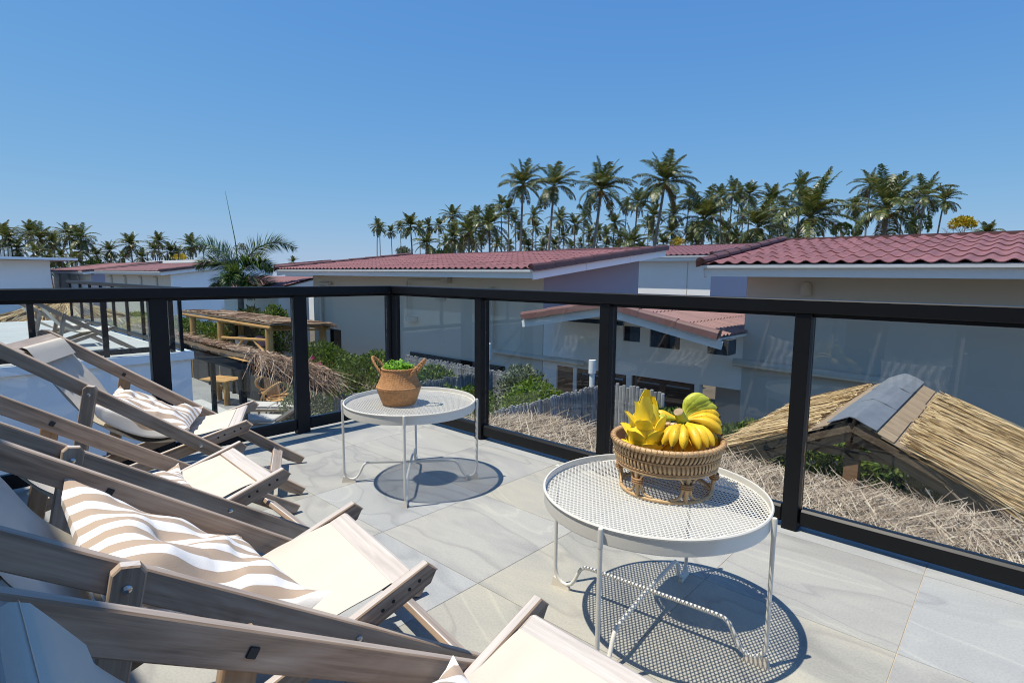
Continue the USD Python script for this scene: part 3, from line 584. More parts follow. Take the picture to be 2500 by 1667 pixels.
    obj('head_bar', MB().board(lr(1.325, .012, -bw), lr(1.325, .012, bw), .075, .022, up=e, ch=.004, seed=seed), M['teak'], t)
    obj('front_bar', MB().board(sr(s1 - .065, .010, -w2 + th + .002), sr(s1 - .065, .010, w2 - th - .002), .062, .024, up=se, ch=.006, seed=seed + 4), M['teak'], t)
    obj('rear_bar', MB().board(sr(-.66, -.005, -w2 + th + .002), sr(-.66, -.005, w2 - th - .002), .05, .02, up=se, ch=.003, seed=seed + 6), M['teak_new'], t)
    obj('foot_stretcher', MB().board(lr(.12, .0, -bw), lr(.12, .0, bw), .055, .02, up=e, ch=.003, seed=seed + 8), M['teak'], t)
    pb = lr(q, 0, 0) + nrm([-.20, 0, -1.0]) * .465
    obj('prop_bar', MB().board(pb + [0, -w1 - .0, 0], pb + [0, w1 + .0, 0], .035, .02, ch=.003, seed=seed + 9), M['teak_new'], t)
    # canvas sling
    sl = [(x, z + (be - .335) * max(0, (x + .75)) * .45) for x, z in SLING]
    C = bez(sl, 64); ny = 21; ys = np.linspace(-1, 1, ny)
    s_arc = np.r_[0, np.cumsum(np.linalg.norm(np.diff(C, axis=0), axis=1))]; T = np.gradient(C, axis=0); T /= np.linalg.norm(T, axis=1, keepdims=True); NN = np.stack([-T[:, 1], T[:, 0]], 1)
    wid = .205 + .004 * np.cos(s_arc * 5)
    G = np.zeros((len(C), ny, 3)); UV = np.zeros((len(C), ny, 2))
    for i in range(len(C)):
        mid = math.sin(math.pi * i / (len(C) - 1))
        for j, yv in enumerate(ys):
            nz = meshkit.fbm(np.array([s_arc[i] * 2.2 + sling_seed * 3.3, yv * 4.5, sling_seed]), 3) - .5
            off = -.018 * mid * (1 - yv * yv) + .022 * nz * min(1, 6 * mid) + .004 * math.sin(yv * 13 + s_arc[i] * 3 + sling_seed) * mid
            if abs(yv) > .93: off += .007 * math.sin(s_arc[i] * 24 + sling_seed * 2) * mid + .006 * mid
            G[i, j] = (C[i, 0] + NN[i, 0] * off, yv * wid[i], C[i, 1] + NN[i, 1] * off); UV[i, j] = (s_arc[i], yv * .2)
    sling = MB().grid(G, UV)
    G2 = G.copy(); G2[:, :, 0] -= NN[:, None, 0] * .0022; G2[:, :, 2] -= NN[:, None, 1] * .0022
    sling.grid(G2[:, ::-1], UV[:, ::-1])
    fr = sr(s1 - .098, .022, 0); hb = lr(1.29, .025, 0)
    so = obj('sling', sling, M['canvas'], t, smooth=True)
    obj('hem', MB().tube([(fr[0], -.205, fr[2] - .012), (fr[0] - .002, 0, fr[2] - .012), (fr[0], .205, fr[2] - .012)], .011, 8), M['canvas'], so, smooth=True)
    hem = np.array([[[hb[0] + x, y, hb[2] + z] for y in (-.205, 0, .205)] for x, z in ((-.028, .012), (-.012, .018), (.004, .010), (.022, -.018), (.048, -.060))])
    obj('hem', MB().grid(hem), M['canvas'], so, smooth=True)
    return t, C, s_arc, NN
def slab2d(P, y, th, uvf, seed=0.0, ch=.003):
    """outline P (x, z) counter-clockwise, extruded along y by th with a small chamfer"""
    P = np.array(P); n = len(P)
    ctr = P.mean(0); inn = []
    for i in range(n):
        a, b, c = P[i - 1], P[i], P[(i + 1) % n]; d1 = nrm(b - a); d2 = nrm(c - b); n1 = np.array([-d1[1], d1[0]]); n2 = np.array([-d2[1], d2[0]])
        bis = n1 + n2; k = ch / max(.4, 1 + n1 @ n2) ; inn.append(b + bis * k * SGN(P))
    inn = np.array(inn); mb = MB()
    rings = [(inn, y - th / 2), (P, y - th / 2 + ch), (P, y + th / 2 - ch), (inn, y + th / 2)]
    per = np.r_[0, np.cumsum([np.linalg.norm(P[(i + 1) % n] - P[i]) for i in range(n)])]
    for i in range(n):
        j = (i + 1) % n; V, U = [], []
        for R, yy in rings:
            for k_ in (i, j): V.append((R[k_][0], yy, R[k_][1])); u_, w_ = uvf(R[k_]); U.append((u_ + seed, w_ + (yy - y) + seed * 3.1))
        mb.add(V, [[2 * r, 2 * r + 1, 2 * r + 3, 2 * r + 2] for r in range(3)], U)
    for R, yy, fl in ((inn, y - th / 2, 1), (inn, y + th / 2, -1)):
        V = [(a[0], yy, a[1]) for a in R]; U = [(uvf(a)[0] + seed, uvf(a)[1] + seed * 3.1 + fl) for a in R]
        mb.add(V, [[0, i, i + 1][::fl] for i in range(1, n - 1)], U)
    return mb
def SGN(P):
    x, z = P[:, 0], P[:, 1]; return 1.0 if (x * np.roll(z, -1) - np.roll(x, -1) * z).sum() > 0 else -1.0
def _lathe_y(s, c, sg):
    c = np.asarray(c, float); ps = [c, c + [0, sg * .003, 0], c + [0, sg * .0055, 0]]
    return s.tube(ps, [.0075, .0075, .004], 12)
MB.lathe_y = _lathe_y
CH = [(-2.849, 1.385, 1.104, .588, .335), (-2.174, 1.127, 1.509, .593, .325), (-1.222, 1.075, 1.407, .593, .375), (-.516, 1.127, 1.54, .573, .345)]
CHL = ['weathered wooden deck chair nearest the left railing corner, farthest from the viewer', 'weathered deck chair second from the far end of the row, cushion mostly hidden',
       'deck chair with the large striped cushion in full view, in front of the first table', 'nearest deck chair in the row, cut off at the bottom edge beside the mesh table']
chairs = []
for i, (u, v, a, al, be) in enumerate(CH):
    chairs.append(deck_chair('deck_chair', CHL[i], (u, v, 0), math.degrees(a), al, be, seed=i * 11.3, sling_seed=i + 1))

# striped cushions lying in the slings
def cushion(label, i, s0, s1, lift, seed, yoff=0.0, half=.215, puff=.075, skew=0.0, tilt=0.0):
    (u, v, a, al, be) = CH[i]; _, C, S, NN = chairs[i]
    t = obj('cushion', cushion_mesh(C, S, NN, s0, s1, lift, seed, yoff, half, puff, skew, tilt, (u, v), a), M['stripes'], smooth=True)
    return tag(t, label, 'cushion')
def cushion_mesh(C, S, NN, s0, s1, lift, seed, yoff, half, puff, skew, tilt, loc, a):
    n = 41; mb = MB(); A = np.linspace(-1, 1, n)
    ca, sa = math.cos(a), math.sin(a)
    for side in (1, -1):
        G = np.zeros((n, n, 3)); UV = np.zeros((n, n, 2))
        for i, p in enumerate(A):
            for j, q in enumerate(A):
                pin = 1 - .10 * (1 - q * q) * abs(p) ** 3; pin2 = 1 - .10 * (1 - p * p) * abs(q) ** 3
                pp, qq = p * pin, q * pin2
                f = max(0.0, (1 - abs(p) ** 2.6)) ** .5 * max(0.0, (1 - abs(q) ** 2.6)) ** .5
                w1_ = meshkit.fbm(np.array([p * 2.1 + seed * 7, q * 2.1, side * 3.0 + seed]), 3) - .5
                fold = .030 * math.sin(q * 5 + 3.2 * p + seed * 2.0) * (abs(p) ** 1.5) + .016 * math.sin(q * 8 - p * 5 + seed) + .018 * abs(math.sin(p * 3.1 + q * 1.7 + seed * 1.3))
                th = puff * f * (1 + .45 * w1_) + (fold * .6 * f if side > 0 else 0)
                h = (th if side > 0 else -th * .38) + lift
                h += tilt * p + .10 * max(0, abs(p) - .75) * max(0, abs(q) - .75) * 4
                s = (s0 + s1) / 2 + (s1 - s0) / 2 * pp + skew * qq
                x = np.interp(s, S, C[:, 0]); z = np.interp(s, S, C[:, 1]); nx, nz_ = np.interp(s, S, NN[:, 0]), np.interp(s, S, NN[:, 1])
                if nz_ < 0: nx, nz_ = -nx, -nz_
                X = x + nx * h; Z = z + nz_ * h; Y = yoff + half * qq
                G[i, j] = (loc[0] + ca * X - sa * Y, loc[1] + sa * X + ca * Y, Z)
                UV[i, j] = (p * .2 + .012 * w1_, q * .5 * .98 + .06 * w1_ * .4 + .02 * math.sin(p * 3 + seed) + .02)
        mb.grid(G if side < 0 else G[:, ::-1], UV if side < 0 else UV[:, ::-1])
    (v, f), uv = mb.out()
    return MB().add(v, f, uv)
cushion('striped brown and white cushion in the farthest deck chair', 0, .34, .83, .035, 1.0, .0, half=.225, puff=.09)
cushion('striped cushion peeking over the rail of the second deck chair from the far end', 1, .40, .84, .008, 2.2, .0, puff=.055)
cushion('large striped cushion with a raised corner, fully visible in the foreground deck chair', 2, .25, .80, .05, 3.1, .015, half=.235, puff=.10, skew=-.05)
cushion('striped cushion on the nearest deck chair, seen mirrored in the right-hand glass', 3, .36, .82, .04, 4.4, .0)

# chairs on the neighbouring terrace
nbc = [(-10.55, 2.42, 89, 'weathered deck chair on the neighbouring terrace, nearest to its corner post'), (-11.55, 2.3, 86, 'second deck chair on the neighbouring terrace, behind the one at the corner'), (-10.7, .75, 84, 'deck chair at the far left of the neighbouring terrace, half out of view')]
for (u, v, a, lb) in nbc: dup(chairs[0][0].GetPrim() if hasattr(chairs[0][0], 'GetPrim') else chairs[0][0], 'deck_chair', (u, v, -.115), a, lb)

# ------------------------------------------------------------------ round mesh tables
def mesh_table(name, label, loc, rotz):
    t = thing(name, label, 'table', (*loc, 0), rotz)
    R, zt = .3415, .446
    rim = [(R - .006, zt - .046), (R, zt - .047), (R + .0015, zt - .044), (R + .0018, zt - .006), (R + .0045, zt - .004), (R + .0055, zt), (R + .003, zt + .0032), (R - .0015, zt + .003), (R - .003, zt - .0005), (R - .0025, zt - .018), (R - .006, zt - .02), (R - .006, zt - .046)]
    obj('rim', MB().lathe(rim[::-1], 96), M['cream'], t, smooth=50)
    mb = MB(); pitch = .0112; w = .0036
    for fam, ang in enumerate((math.radians(61), math.radians(-61))):
        d = np.array([math.cos(ang), math.sin(ang), 0]); nn_ = np.array([-d[1], d[0], 0]); z = zt - .0180 - fam * .0012
        k = int(R / pitch)
        for i in range(-k, k + 1):
            c = i * pitch; L = math.sqrt(max(0, (R - .004) ** 2 - c * c))
            if L < .01: continue
            a, b = nn_ * c - d * L, nn_ * c + d * L
            q = [a - nn_ * w / 2, a + nn_ * w / 2, b + nn_ * w / 2, b - nn_ * w / 2]
            V = [np.array(x) + [0, 0, z] for x in q] + [np.array(x) + [0, 0, z - .0011] for x in q]
            mb.add(V, [[0, 3, 2, 1], [4, 5, 6, 7], [0, 1, 5, 4], [2, 3, 7, 6], [1, 2, 6, 5], [3, 0, 4, 7]])
    obj('mesh_top', mb, M['cream'], t)
    for k in range(2):
        a = math.radians(90 * k); d = np.array([math.cos(a), math.sin(a), 0]); rr_ = R + .013; dz = .0 if k == 0 else -.0
        pts = []
        half = [(rr_, zt - .003), (rr_, .075), (rr_ - .002, .052), (rr_ - .012, .032), (rr_ - .028, .019), (rr_ - .048, .017), (rr_ - .066, .026), (rr_ - .080, .045), (rr_ - .092, .072), (rr_ - .104, .094), (rr_ - .120, .105), (rr_ - .140, .1075), (.05, .1075 + (.006 if k else 0))]
        full = [(r, z) for r, z in half] + [(-r, z) for r, z in half[::-1]]
        path = [np.array([d[0] * r, d[1] * r, z]) for r, z in full]
        P = [path[0]]
        for p_, q_ in zip(path[:-1], path[1:]):
            n_ = max(1, int(np.linalg.norm(q_ - p_) / .02)) if np.linalg.norm(q_ - p_) < .1 else 6
            P += [p_ + (q_ - p_) * (j / n_) for j in range(1, n_ + 1)]
        obj('leg', MB().tube(P, .0066, 12), M['cream'], t, smooth=True)
        for sg in (1, -1):
            c = d * sg * rr_; n90 = np.array([-d[1], d[0], 0])
            obj('leg_clip', MB().tube([c + [0, 0, zt - .052], c + [0, 0, zt - .0495], c + [0, 0, zt - .002], c + [0, 0, zt + .002]], [.0073, .0076, .0076, .006], 12), M['cream'], t, smooth=50)
            o = d * sg
            V = [o * (rr_ + .012) + n90 * .009, o * (rr_ + .012) - n90 * .009, o * (rr_ - .062) - n90 * .008, o * (rr_ - .062) + n90 * .008,
                 o * (rr_ + .004) + n90 * .006 + [0, 0, .034], o * (rr_ + .004) - n90 * .006 + [0, 0, .034], o * (rr_ - .058) - n90 * .006 + [0, 0, .011], o * (rr_ - .058) + n90 * .006 + [0, 0, .011]]
            obj('foot', MB().add(V, [[3, 2, 1, 0], [4, 5, 6, 7], [0, 1, 5, 4], [1, 2, 6, 5], [2, 3, 7, 6], [3, 0, 4, 7]]), M['cream_foot'], t)
    return t
TA, TB, ZT = (-.811, 1.555), (-2.368, 1.794), .4285
mesh_table('mesh_table', 'round cream metal mesh table holding the fruit basket', TA, 6)
mesh_table('mesh_table', 'round cream metal mesh table holding the seagrass planter, farther back', TB, 48)

# ------------------------------------------------------------------ seagrass belly basket with a plant
def seagrass():
    t = thing('seagrass_basket', 'brown woven seagrass belly basket with two braided handles, on the farther table', 'basket', (-2.40, 1.745, ZT), 20)
    prof = bez([(.0, .001), (.06, .001), (.082, .004), (.093, .025), (.104, .055), (.113, .082), (.1165, .094), (.112, .102), (.103, .120), (.094, .145), (.089, .170), (.087, .190)], 110)
    nseg = 150; t_ = np.linspace(0, 2 * math.pi, nseg + 1)[:-1]
    s = np.r_[0, np.cumsum(np.linalg.norm(np.diff(prof, axis=0), axis=1))]
    P = np.zeros((nseg, len(prof), 3))
    row = s / .0105
    for j in range(len(prof)):
        ph = (np.floor(row[j]) % 2) * math.pi
        bump = .0024 * np.abs(np.sin(math.pi * row[j])) * (.55 + .45 * np.sin(t_ * 44 + ph + row[j] * 2.2)) if prof[j, 0] > .05 else np.zeros(nseg)
        r = prof[j, 0] + bump + .0012 * np.sin(t_ * 3 + j * .05)
        P[:, j] = np.stack([r * np.cos(t_), r * np.sin(t_), np.full(nseg, prof[j, 1])], 1)
    b = obj('body', MB().grid(P, closed_u=True), M['seagrass'], t, smooth=True)
    obj('rim_braid', MB().tube([(.087 * math.cos(a), .087 * math.sin(a), .190 + .0018 * math.sin(a * 30)) for a in t_], .0048, 8, closed=True), M['seagrass'], t, smooth=True)
    for ang in (math.radians(8), math.radians(188)):
        o = np.array([math.cos(ang), math.sin(ang), 0]); s_ = np.array([-o[1], o[0], 0])
        mid = [o * (.087 + .062 * math.sin(q)) + s_ * (-.036 * math.cos(q)) + np.array([0, 0, .168 + .074 * math.sin(q)]) for q in np.linspace(-.35, math.pi + .35, 60)]
        mid = np.array(mid); T = np.gradient(mid, axis=0); T /= np.linalg.norm(T, axis=1, keepdims=True); B = np.cross(T, o); A = np.cross(B, T); mb = MB()
        for k in range(3):
            ph = np.arange(60) * .55 + k * 2.094
            mb.tube(mid + .0042 * (np.cos(ph)[:, None] * A + np.sin(ph)[:, None] * B), .0042, 7)
        obj('handle', mb, M['seagrass'], t, smooth=True)
    obj('liner', MB().disc((0, 0, .165), .084, n=24), M['soil'], t)
    pl = thing('clover_plant', 'bright green small-leaved plant in the seagrass basket', 'plant', (-2.40, 1.745, ZT + .168))
    mb = MB(); st_ = MB(); r2 = np.random.default_rng(5)
    for i in range(230):
        a = r2.uniform(0, 6.283); r = .078 * math.sqrt(r2.uniform(0, 1)); c = np.array([r * math.cos(a), r * math.sin(a), .018 + r2.uniform(0, .045) * (1.1 - r / .1) + (.015 if r2.uniform() < .1 else 0)])
        st_.tube([(c[0] * .8, c[1] * .8, 0), c], .0008, 4, caps=False)
        b0 = r2.uniform(0, 6.28); tl = r2.normal(0, .45, 2)
        for k in range(3):
            an_ = b0 + k * 2.094; o = np.array([math.cos(an_), math.sin(an_), 0]); o[2] = tl[0] * o[0] + tl[1] * o[1] + .12; n_ = np.array([-math.sin(an_), math.cos(an_), 0]); L = r2.uniform(.009, .014)
            mb.add([c, c + o * L * .55 + n_ * L * .42, c + o * L + n_ * L * .26, c + o * L * .92, c + o * L - n_ * L * .26, c + o * L * .55 - n_ * L * .42], [[0, 5, 4, 3], [0, 3, 2, 1]])
    obj('stems', st_, M['leaf_lit'], pl); obj('leaves', mb, M['clover'], pl)
seagrass()

# ------------------------------------------------------------------ rattan fruit stand
FB = np.array([-.812, 1.637, ZT])
def fruit_stand():
    t = thing('fruit_basket', 'woven rattan footed fruit basket on the near table', 'basket', FB, 12)
    zb, zr_, rb, rr_ = .092, .165, .160, .172
    obj('base_ring', MB().tube([(.142 * math.cos(a), .142 * math.sin(a), .0065) for a in np.linspace(0, 6.2832, 65)[:-1]], .0065, 8, closed=True), M['cane'], t, smooth=True)
    obj('upper_ring', MB().tube([(.155 * math.cos(a), .155 * math.sin(a), .088) for a in np.linspace(0, 6.2832, 65)[:-1]], .0055, 8, closed=True), M['cane'], t, smooth=True)
    for k in range(6):
        a = math.radians(60 * k + 10)
        def pt(r, da, z): return np.array([r * math.cos(a + da), r * math.sin(a + da), z])
        obj('leg', MB().tube([pt(.142, 0, .004), pt(.147, 0, .05), pt(.154, 0, .094)], .0068, 10), M['cane'], t, smooth=True)
        for sg in (1, -1):
            arc = [pt(.1425, sg * .34, .014), pt(.1425, sg * .22, .016), pt(.143, sg * .13, .026), pt(.146, sg * .09, .045), pt(.150, sg * .09, .064), pt(.1525, sg * .14, .080), pt(.1535, sg * .24, .087), pt(.154, sg * .40, .089)]
            obj('curl', MB().tube(bez(arc, 28), .0038, 7), M['cane'], t, smooth=True)
        mb = MB()
        for q in range(3): mb.tube([(pt(.148, 0, .052 + q * .0062) + np.array([math.cos(a) * .0125 * math.cos(w_) - math.sin(a) * .0185 * math.sin(w_), math.sin(a) * .0125 * math.cos(w_) + math.cos(a) * .0185 * math.sin(w_), 0])) for w_ in np.linspace(0, 6.283, 17)[:-1]], .0032, 6, closed=True)
        obj('binding', mb, M['cane_dark'], t, smooth=True)
    nst = 76; mb = MB(); cr_ = MB()
    for k in range(nst):
        a0 = 2 * math.pi * k / nst
        for (row, z0, z1, r0, r1) in ((0, zb, zb + .040, rb - .004, rb + .003), (1, zb + .034, zr_ - .006, rb + .001, rr_ - .001)):
            pts, off = [], (k % 2 if row else (k + 1) % 2)
            for q in np.linspace(0, 1, 8):
                r = r0 + (r1 - r0) * q + .0055 * math.sin(math.pi * q); a = a0 + (.055 * q if row else -.03 * q); pts.append((r * math.cos(a), r * math.sin(a), z0 + (z1 - z0) * q))
            P = np.array(pts); tg = np.array([-math.sin(a0), math.cos(a0), 0]); w = .0040; o = np.array([math.cos(a0), math.sin(a0), 0]) * .0012
            mb.grid(np.stack([P - tg * w - o, P - tg * w * .5 + o, P + tg * w * .5 + o, P + tg * w - o], 1))
    obj('weave', mb, M['cane'], t, smooth=True)
    for z, r in ((zb + .004, .158), (zb + .037, .1645)): cr_.tube([(r * math.cos(a), r * math.sin(a), z) for a in np.linspace(0, 6.2832, 73)[:-1]], .0038, 7, closed=True)
    obj('weaver_ring', cr_, M['cane_dark'], t, smooth=True)
    obj('lining', MB().lathe([(.0, zb - .002), (.150, zb - .002), (.1565, zb), (.1675, zr_ - .004), (.164, zr_ - .004), (.150, zb + .006), (.0, zb + .004)], 48), M['cane_dark'], t, smooth=40)
    rim = MB().tube([((rr_ - .001) * math.cos(a), (rr_ - .001) * math.sin(a), zr_ + .0008 * math.sin(a * 60)) for a in np.linspace(0, 6.2832, 241)[:-1]], .0085, 9, closed=True)
    obj('rim', rim, M['cane'], t, smooth=True)
    rw = MB()
    for k in range(64):
        a = 2 * math.pi * k / 64; c = np.array([(rr_ - .001) * math.cos(a), (rr_ - .001) * math.sin(a), zr_]); o = np.array([math.cos(a), math.sin(a), 0])
        rw.tube([c + o * .0088 * math.cos(w_) + np.array([0, 0, .0088 * math.sin(w_)]) + np.array([-o[1], o[0], 0]) * .006 * (w_ / 6.28) for w_ in np.linspace(-.6, 3.8, 9)], .0016, 5, caps=False)
    obj('rim_wrap', rw, M['cane_dark'], t, smooth=True)
fruit_stand()

# bananas: fingers around a thick cut stem
def banana(mb, tip, base, d0, d1, L, r):
    """curved finger from base: leaves along d0, ends along d1"""
    n = 13; q = np.linspace(0, 1, n); d0, d1 = nrm(d0), nrm(d1)
    P = [np.asarray(base, float)]
    for i in range(1, n):
        w = q[i] ** 1.2; d = nrm(d0 * (1 - w) + d1 * w); P.append(P[-1] + d * L / (n - 1))
    rad = r * np.interp(q, [0, .12, .28, .42, .62, .78, .90, .96, 1.0], [.30, .32, .60, .92, 1.0, .93, .66, .34, .24])
    mb.tube5(P, rad); tip.tube([P[-1] - (P[-1] - P[-2]) * .1, P[-1] + nrm(P[-1] - P[-2]) * .006], [r * .26, r * .20], 6)
def tube5(s, P, rad):
    P = np.asarray(P, float); T = np.gradient(P, axis=0); T /= np.linalg.norm(T, axis=1, keepdims=True)
    A = nrm(np.cross(T[0], T[-1] + [.01, .02, .03])); n = 20; G = []
    for i in range(len(P)):
        A = nrm(A - T[i] * (A @ T[i])); B = np.cross(T[i], A); t = np.linspace(0, 2 * math.pi, n + 1)[:-1]
        rr_ = rad[i] * (1 + .055 * np.cos(5 * t)); G.append(P[i] + (np.cos(t) * rr_)[:, None] * A + (np.sin(t) * rr_)[:, None] * B)
    s.grid(np.array(G).transpose(1, 0, 2), closed_u=True); return s.tube([P[-1] - T[-1] * .0005, P[-1]], rad[-1] * .98, 8)
MB.tube5 = tube5
def bananas():
    t = thing('banana_bunch', 'bunch of short yellow bananas with greener fingers on top, in the fruit basket', 'bananas', FB + [0, 0, .10], 0)
    toward = -nrm([FW[0], FW[1], 0]); right = nrm([RI[0], RI[1], 0]); up = np.array([0, 0, 1.0])
    def W(x, y, z): return right * x + toward * y + up * z         # x to the right of the picture, y towards the viewer
    c = W(.043, .012, .125)                                          # crown of the bunch
    ax = nrm(W(-.45, .45, .75))
    obj('stem', MB().tube([c - ax * .035, c - ax * .005, c + ax * .022, c + ax * .045], [.022, .020, .0165, .0155], 14), M['banana_stem'], t, smooth=40)
    obj('stem_cut', MB().tube([c + ax * .0445, c + ax * .0462], [.0156, .0146], 14), M['stem_cut'], t)
    rr_ = random.Random(4)
    def finger(d0, d1, L, r, green, base=None):
        b = MB(); tp = MB(); d0, d1 = W(*d0), W(*d1); o = c + nrm(d0) * .015 + (W(*base) if base is not None else 0)
        banana(b, tp, o, d0, d1, L, r)
        f = obj('banana', b, M['banana_g' if green else 'banana_y'], t, smooth=True); obj('tip', tp, M['banana_tip'], f)
    # front row, fanning down towards the viewer
    for i, x in enumerate((-.92, -.56, -.24, .10, .44, .80)):
        jx = rr_.uniform(-.06, .06)
        finger((x * .95 + jx, .85, .02 + .05 * abs(x) + rr_.uniform(-.05, .05)), (x * .55 + jx, .48 + rr_.uniform(-.08, .08), -1.1), .104 + .010 * rr_.random(), .0158, False, (x * .004, .008, -.006 + rr_.uniform(-.003, .003)))
    # lower row beneath
    for i, x in enumerate((-.75, -.45, -.15, .15, .45, .75)):
        finger((x, .55, -.5), (x * .3, .1, -1.2), .118, .0165, False, (0, .004, -.030))
    # right side, sweeping round
    for i, (d, e_, g) in enumerate((((.95, .30, .15), (.75, .28, -.9), 0), ((1.0, .02, .32), (.95, .10, -.75), 0), ((.92, -.25, .52), (1.05, .02, -.5), 0), ((.80, -.35, .78), (1.1, .05, -.28), 1), ((.62, -.4, .98), (1.05, .1, -.15), 1), ((.40, -.42, 1.12), (.95, .15, -.05), 1), ((.15, -.45, 1.15), (.75, .1, .0), 1))):
        finger(d, e_, .112 if i < 4 else .105, .0175, g, (.006, -.008, .0))
    for i, (d, e_) in enumerate((((1.0, -.3, .1), (.8, -.2, -.8)), ((.9, -.6, .3), (.9, -.4, -.5)), ((.85, .1, -.2), (.7, .1, -1.0)))): finger(d, e_, .115, .0168, False, (.012, -.014, -.014))
    # left and behind
    for i, (d, e_, g) in enumerate((((-.85, .05, .25), (-.6, .05, -.9), 1), ((-.75, -.35, .35), (-.6, -.2, -.7), 0), ((-.6, -.65, .1), (-.5, -.4, -.9), 0))): finger(d, e_, .10, .0165, g, (-.006, -.004, 0))
bananas()
def pitaya():
    toward = -nrm([FW[0], FW[1], 0]); right = nrm([RI[0], RI[1], 0]); up = np.array([0, 0, 1.0])
    base = FB + right * (-.070) + toward * .012 + [0, 0, .105]
    t = thing('yellow_dragon_fruit', 'large yellow dragon fruit with curling scales at the left of the fruit basket', 'dragon fruit', base)
    def W(x, y, z): return right * x + toward * y + up * z
    th = np.linspace(0, math.pi, 24); A, B = .060, .068
    prof = np.stack([A * np.sin(th) ** .85, .066 - B * np.cos(th)], 1); prof[:, 0] *= 1 - .10 * (prof[:, 1] / .13)
    b = MB().lathe(prof, 32); (v, f), _ = b.out(); v = v * (1 + .05 * (meshkit.noise(v * 30) - .5))[:, None]
    obj('body', (v, f), M['pitaya'], t, smooth=True)
    def scale(ang, z, L, w, out, lift, curl):
        o = W(math.sin(ang), math.cos(ang), 0); tg = W(math.cos(ang), -math.sin(ang), 0)
        q = np.clip((z - .066) / B, -1, 1); r = A * math.sqrt(max(.02, 1 - q * q)) * .93
        n = 9; G = []
        for i, s in enumerate(np.linspace(0, 1, n)):
            ww = w * max(.30 if s > .9 else .5, math.sin(math.pi * min(1, .25 + .66 * s)) ** .6)
            p = o * (r + out * s + curl * s * s) + up * (z + lift * s - .25 * max(0, curl) * s * s)
            row = [p + tg * ww * k + o * (.013 * (1 - k * k) - .005) * (1 - .3 * s) for k in (-1, -.6, 0, .6, 1)]
            G.append(row + [x_ - o * (.009 * (1 - .75 * s)) - up * .002 for x_ in row[::-1]])
        obj('scale', MB().grid(np.array(G).transpose(1, 0, 2), closed_u=True), M['pitaya'], t, smooth=True)
    rr_ = random.Random(9)
    for ring, (z, nn_, w, out, lift, curl) in enumerate(((.016, 6, .026, .012, .016, .014), (.042, 6, .030, .014, .024, .016), (.072, 5, .031, .012, .032, .014), (.100, 5, .027, .004, .044, .012))):
        for k in range(nn_): scale(2 * math.pi * (k + .5 * (ring % 2)) / nn_ + rr_.uniform(-.2, .2) + .3, z + rr_.uniform(-.006, .006), 0, w * rr_.uniform(.9, 1.15), out, lift * rr_.uniform(.8, 1.3), curl * rr_.uniform(.5, 1.7))
    for k, (ang, lift, w, curl) in enumerate(((.4, .060, .026, -.004), (2.2, .078, .024, .002), (3.6, .100, .024, -.012), (5.0, .072, .025, .020), (5.9, .098, .022, .030))): scale(ang, .118, .08, w, -.014, lift, curl)
pitaya()
# ------------------------------------------------------------------ thatch
def strands(o, du, dv, W, L, n, seed, ln=(.35, .8), w=(.004, .009), spread=.18, lift=.05, droop=.10, start=0.0, over=.12, layers=.06, curl=0.0):
    """straw blades lying down a roof slope: o top corner, du along the ridge, dv down the slope"""
    r = np.random.default_rng(seed); o, du, dv = np.asarray(o, float), nrm(du), nrm(dv); nv = nrm(np.cross(dv, du)); nv = nv if nv[2] > 0 else -nv
    a = r.uniform(-.02, W + .02, n); s = start + (L - start) * r.beta(1.0, .85, n); Ls = r.uniform(*ln, n); Ls = np.minimum(Ls, L + over * r.uniform(.3, 1.6, n) - s); k = Ls > .05
    a, s, Ls = a[k], s[k], Ls[k]; n = len(a)
    h0 = r.uniform(.0, layers, n) + .02; sx = r.normal(0, spread, n); hl = r.normal(lift, lift * .8, n); ww = r.uniform(*w, n); cl = r.normal(0, curl, n) if curl else np.zeros(n)
    base = o + a[:, None] * du + s[:, None] * dv + h0[:, None] * nv
    d = dv + sx[:, None] * du + hl[:, None] * nv; d /= np.linalg.norm(d, axis=1, keepdims=True)
    side = np.cross(d, nv); side /= np.linalg.norm(side, axis=1, keepdims=True)
    tw = r.normal(0, .5, n)[:, None]; side = side * np.cos(tw) + nv * np.sin(tw)
    pts = []
    for q in (0, .5, 1.0):
        p = base + d * (Ls * q)[:, None] + du * (cl * Ls * q * q * .6)[:, None]
        over_ = np.maximum(0, (s + Ls * q) - L)
        p = p - np.array([0, 0, 1.0]) * (over_ * .55 + droop * Ls * q * q)[:, None] + nv * (np.abs(cl) * Ls * q * q * .5)[:, None]
        pts.append((p - side * (ww * (1 - .6 * q) / 1)[:, None], p + side * (ww * (1 - .6 * q))[:, None]))
    V = np.stack([x for pq in pts for x in pq], 1).reshape(-1, 3); i = np.arange(n)[:, None] * 6
    F = np.concatenate([i + np.array([[0, 1, 3, 2]]), i + np.array([[2, 3, 5, 4]])])
    return V, F
def slope_deck(t, o, du, dv, W, L, th, mtl='thatch_base', name='underlay'):
    o, du, dv = np.asarray(o, float), nrm(du), nrm(dv); nv = nrm(np.cross(dv, du)); nv = nv if nv[2] > 0 else -nv
    nx, ny = max(2, int(W / .15)), max(2, int(L / .12)); G = np.zeros((nx + 1, ny + 1, 3)); 
    for i in range(nx + 1):
        for j in range(ny + 1):
            p = o + du * (W * i / nx) + dv * (L * j / ny); G[i, j] = p + nv * (th + .05 * (meshkit.fbm(p * 3.1, 3) - .5))
    lo = G - nv * th; lo[:, :, 2] = np.minimum(lo[:, :, 2], G[:, :, 2] - th * .6)
    mb = MB().grid(G).grid(lo[::-1])
    for e in (np.stack([G[0], lo[0]]), np.stack([lo[-1], G[-1]]), np.stack([lo[:, 0], G[:, 0]]), np.stack([G[:, -1], lo[:, -1]])): mb.grid(e)
    return obj(name, mb, M[mtl], t, smooth=False)

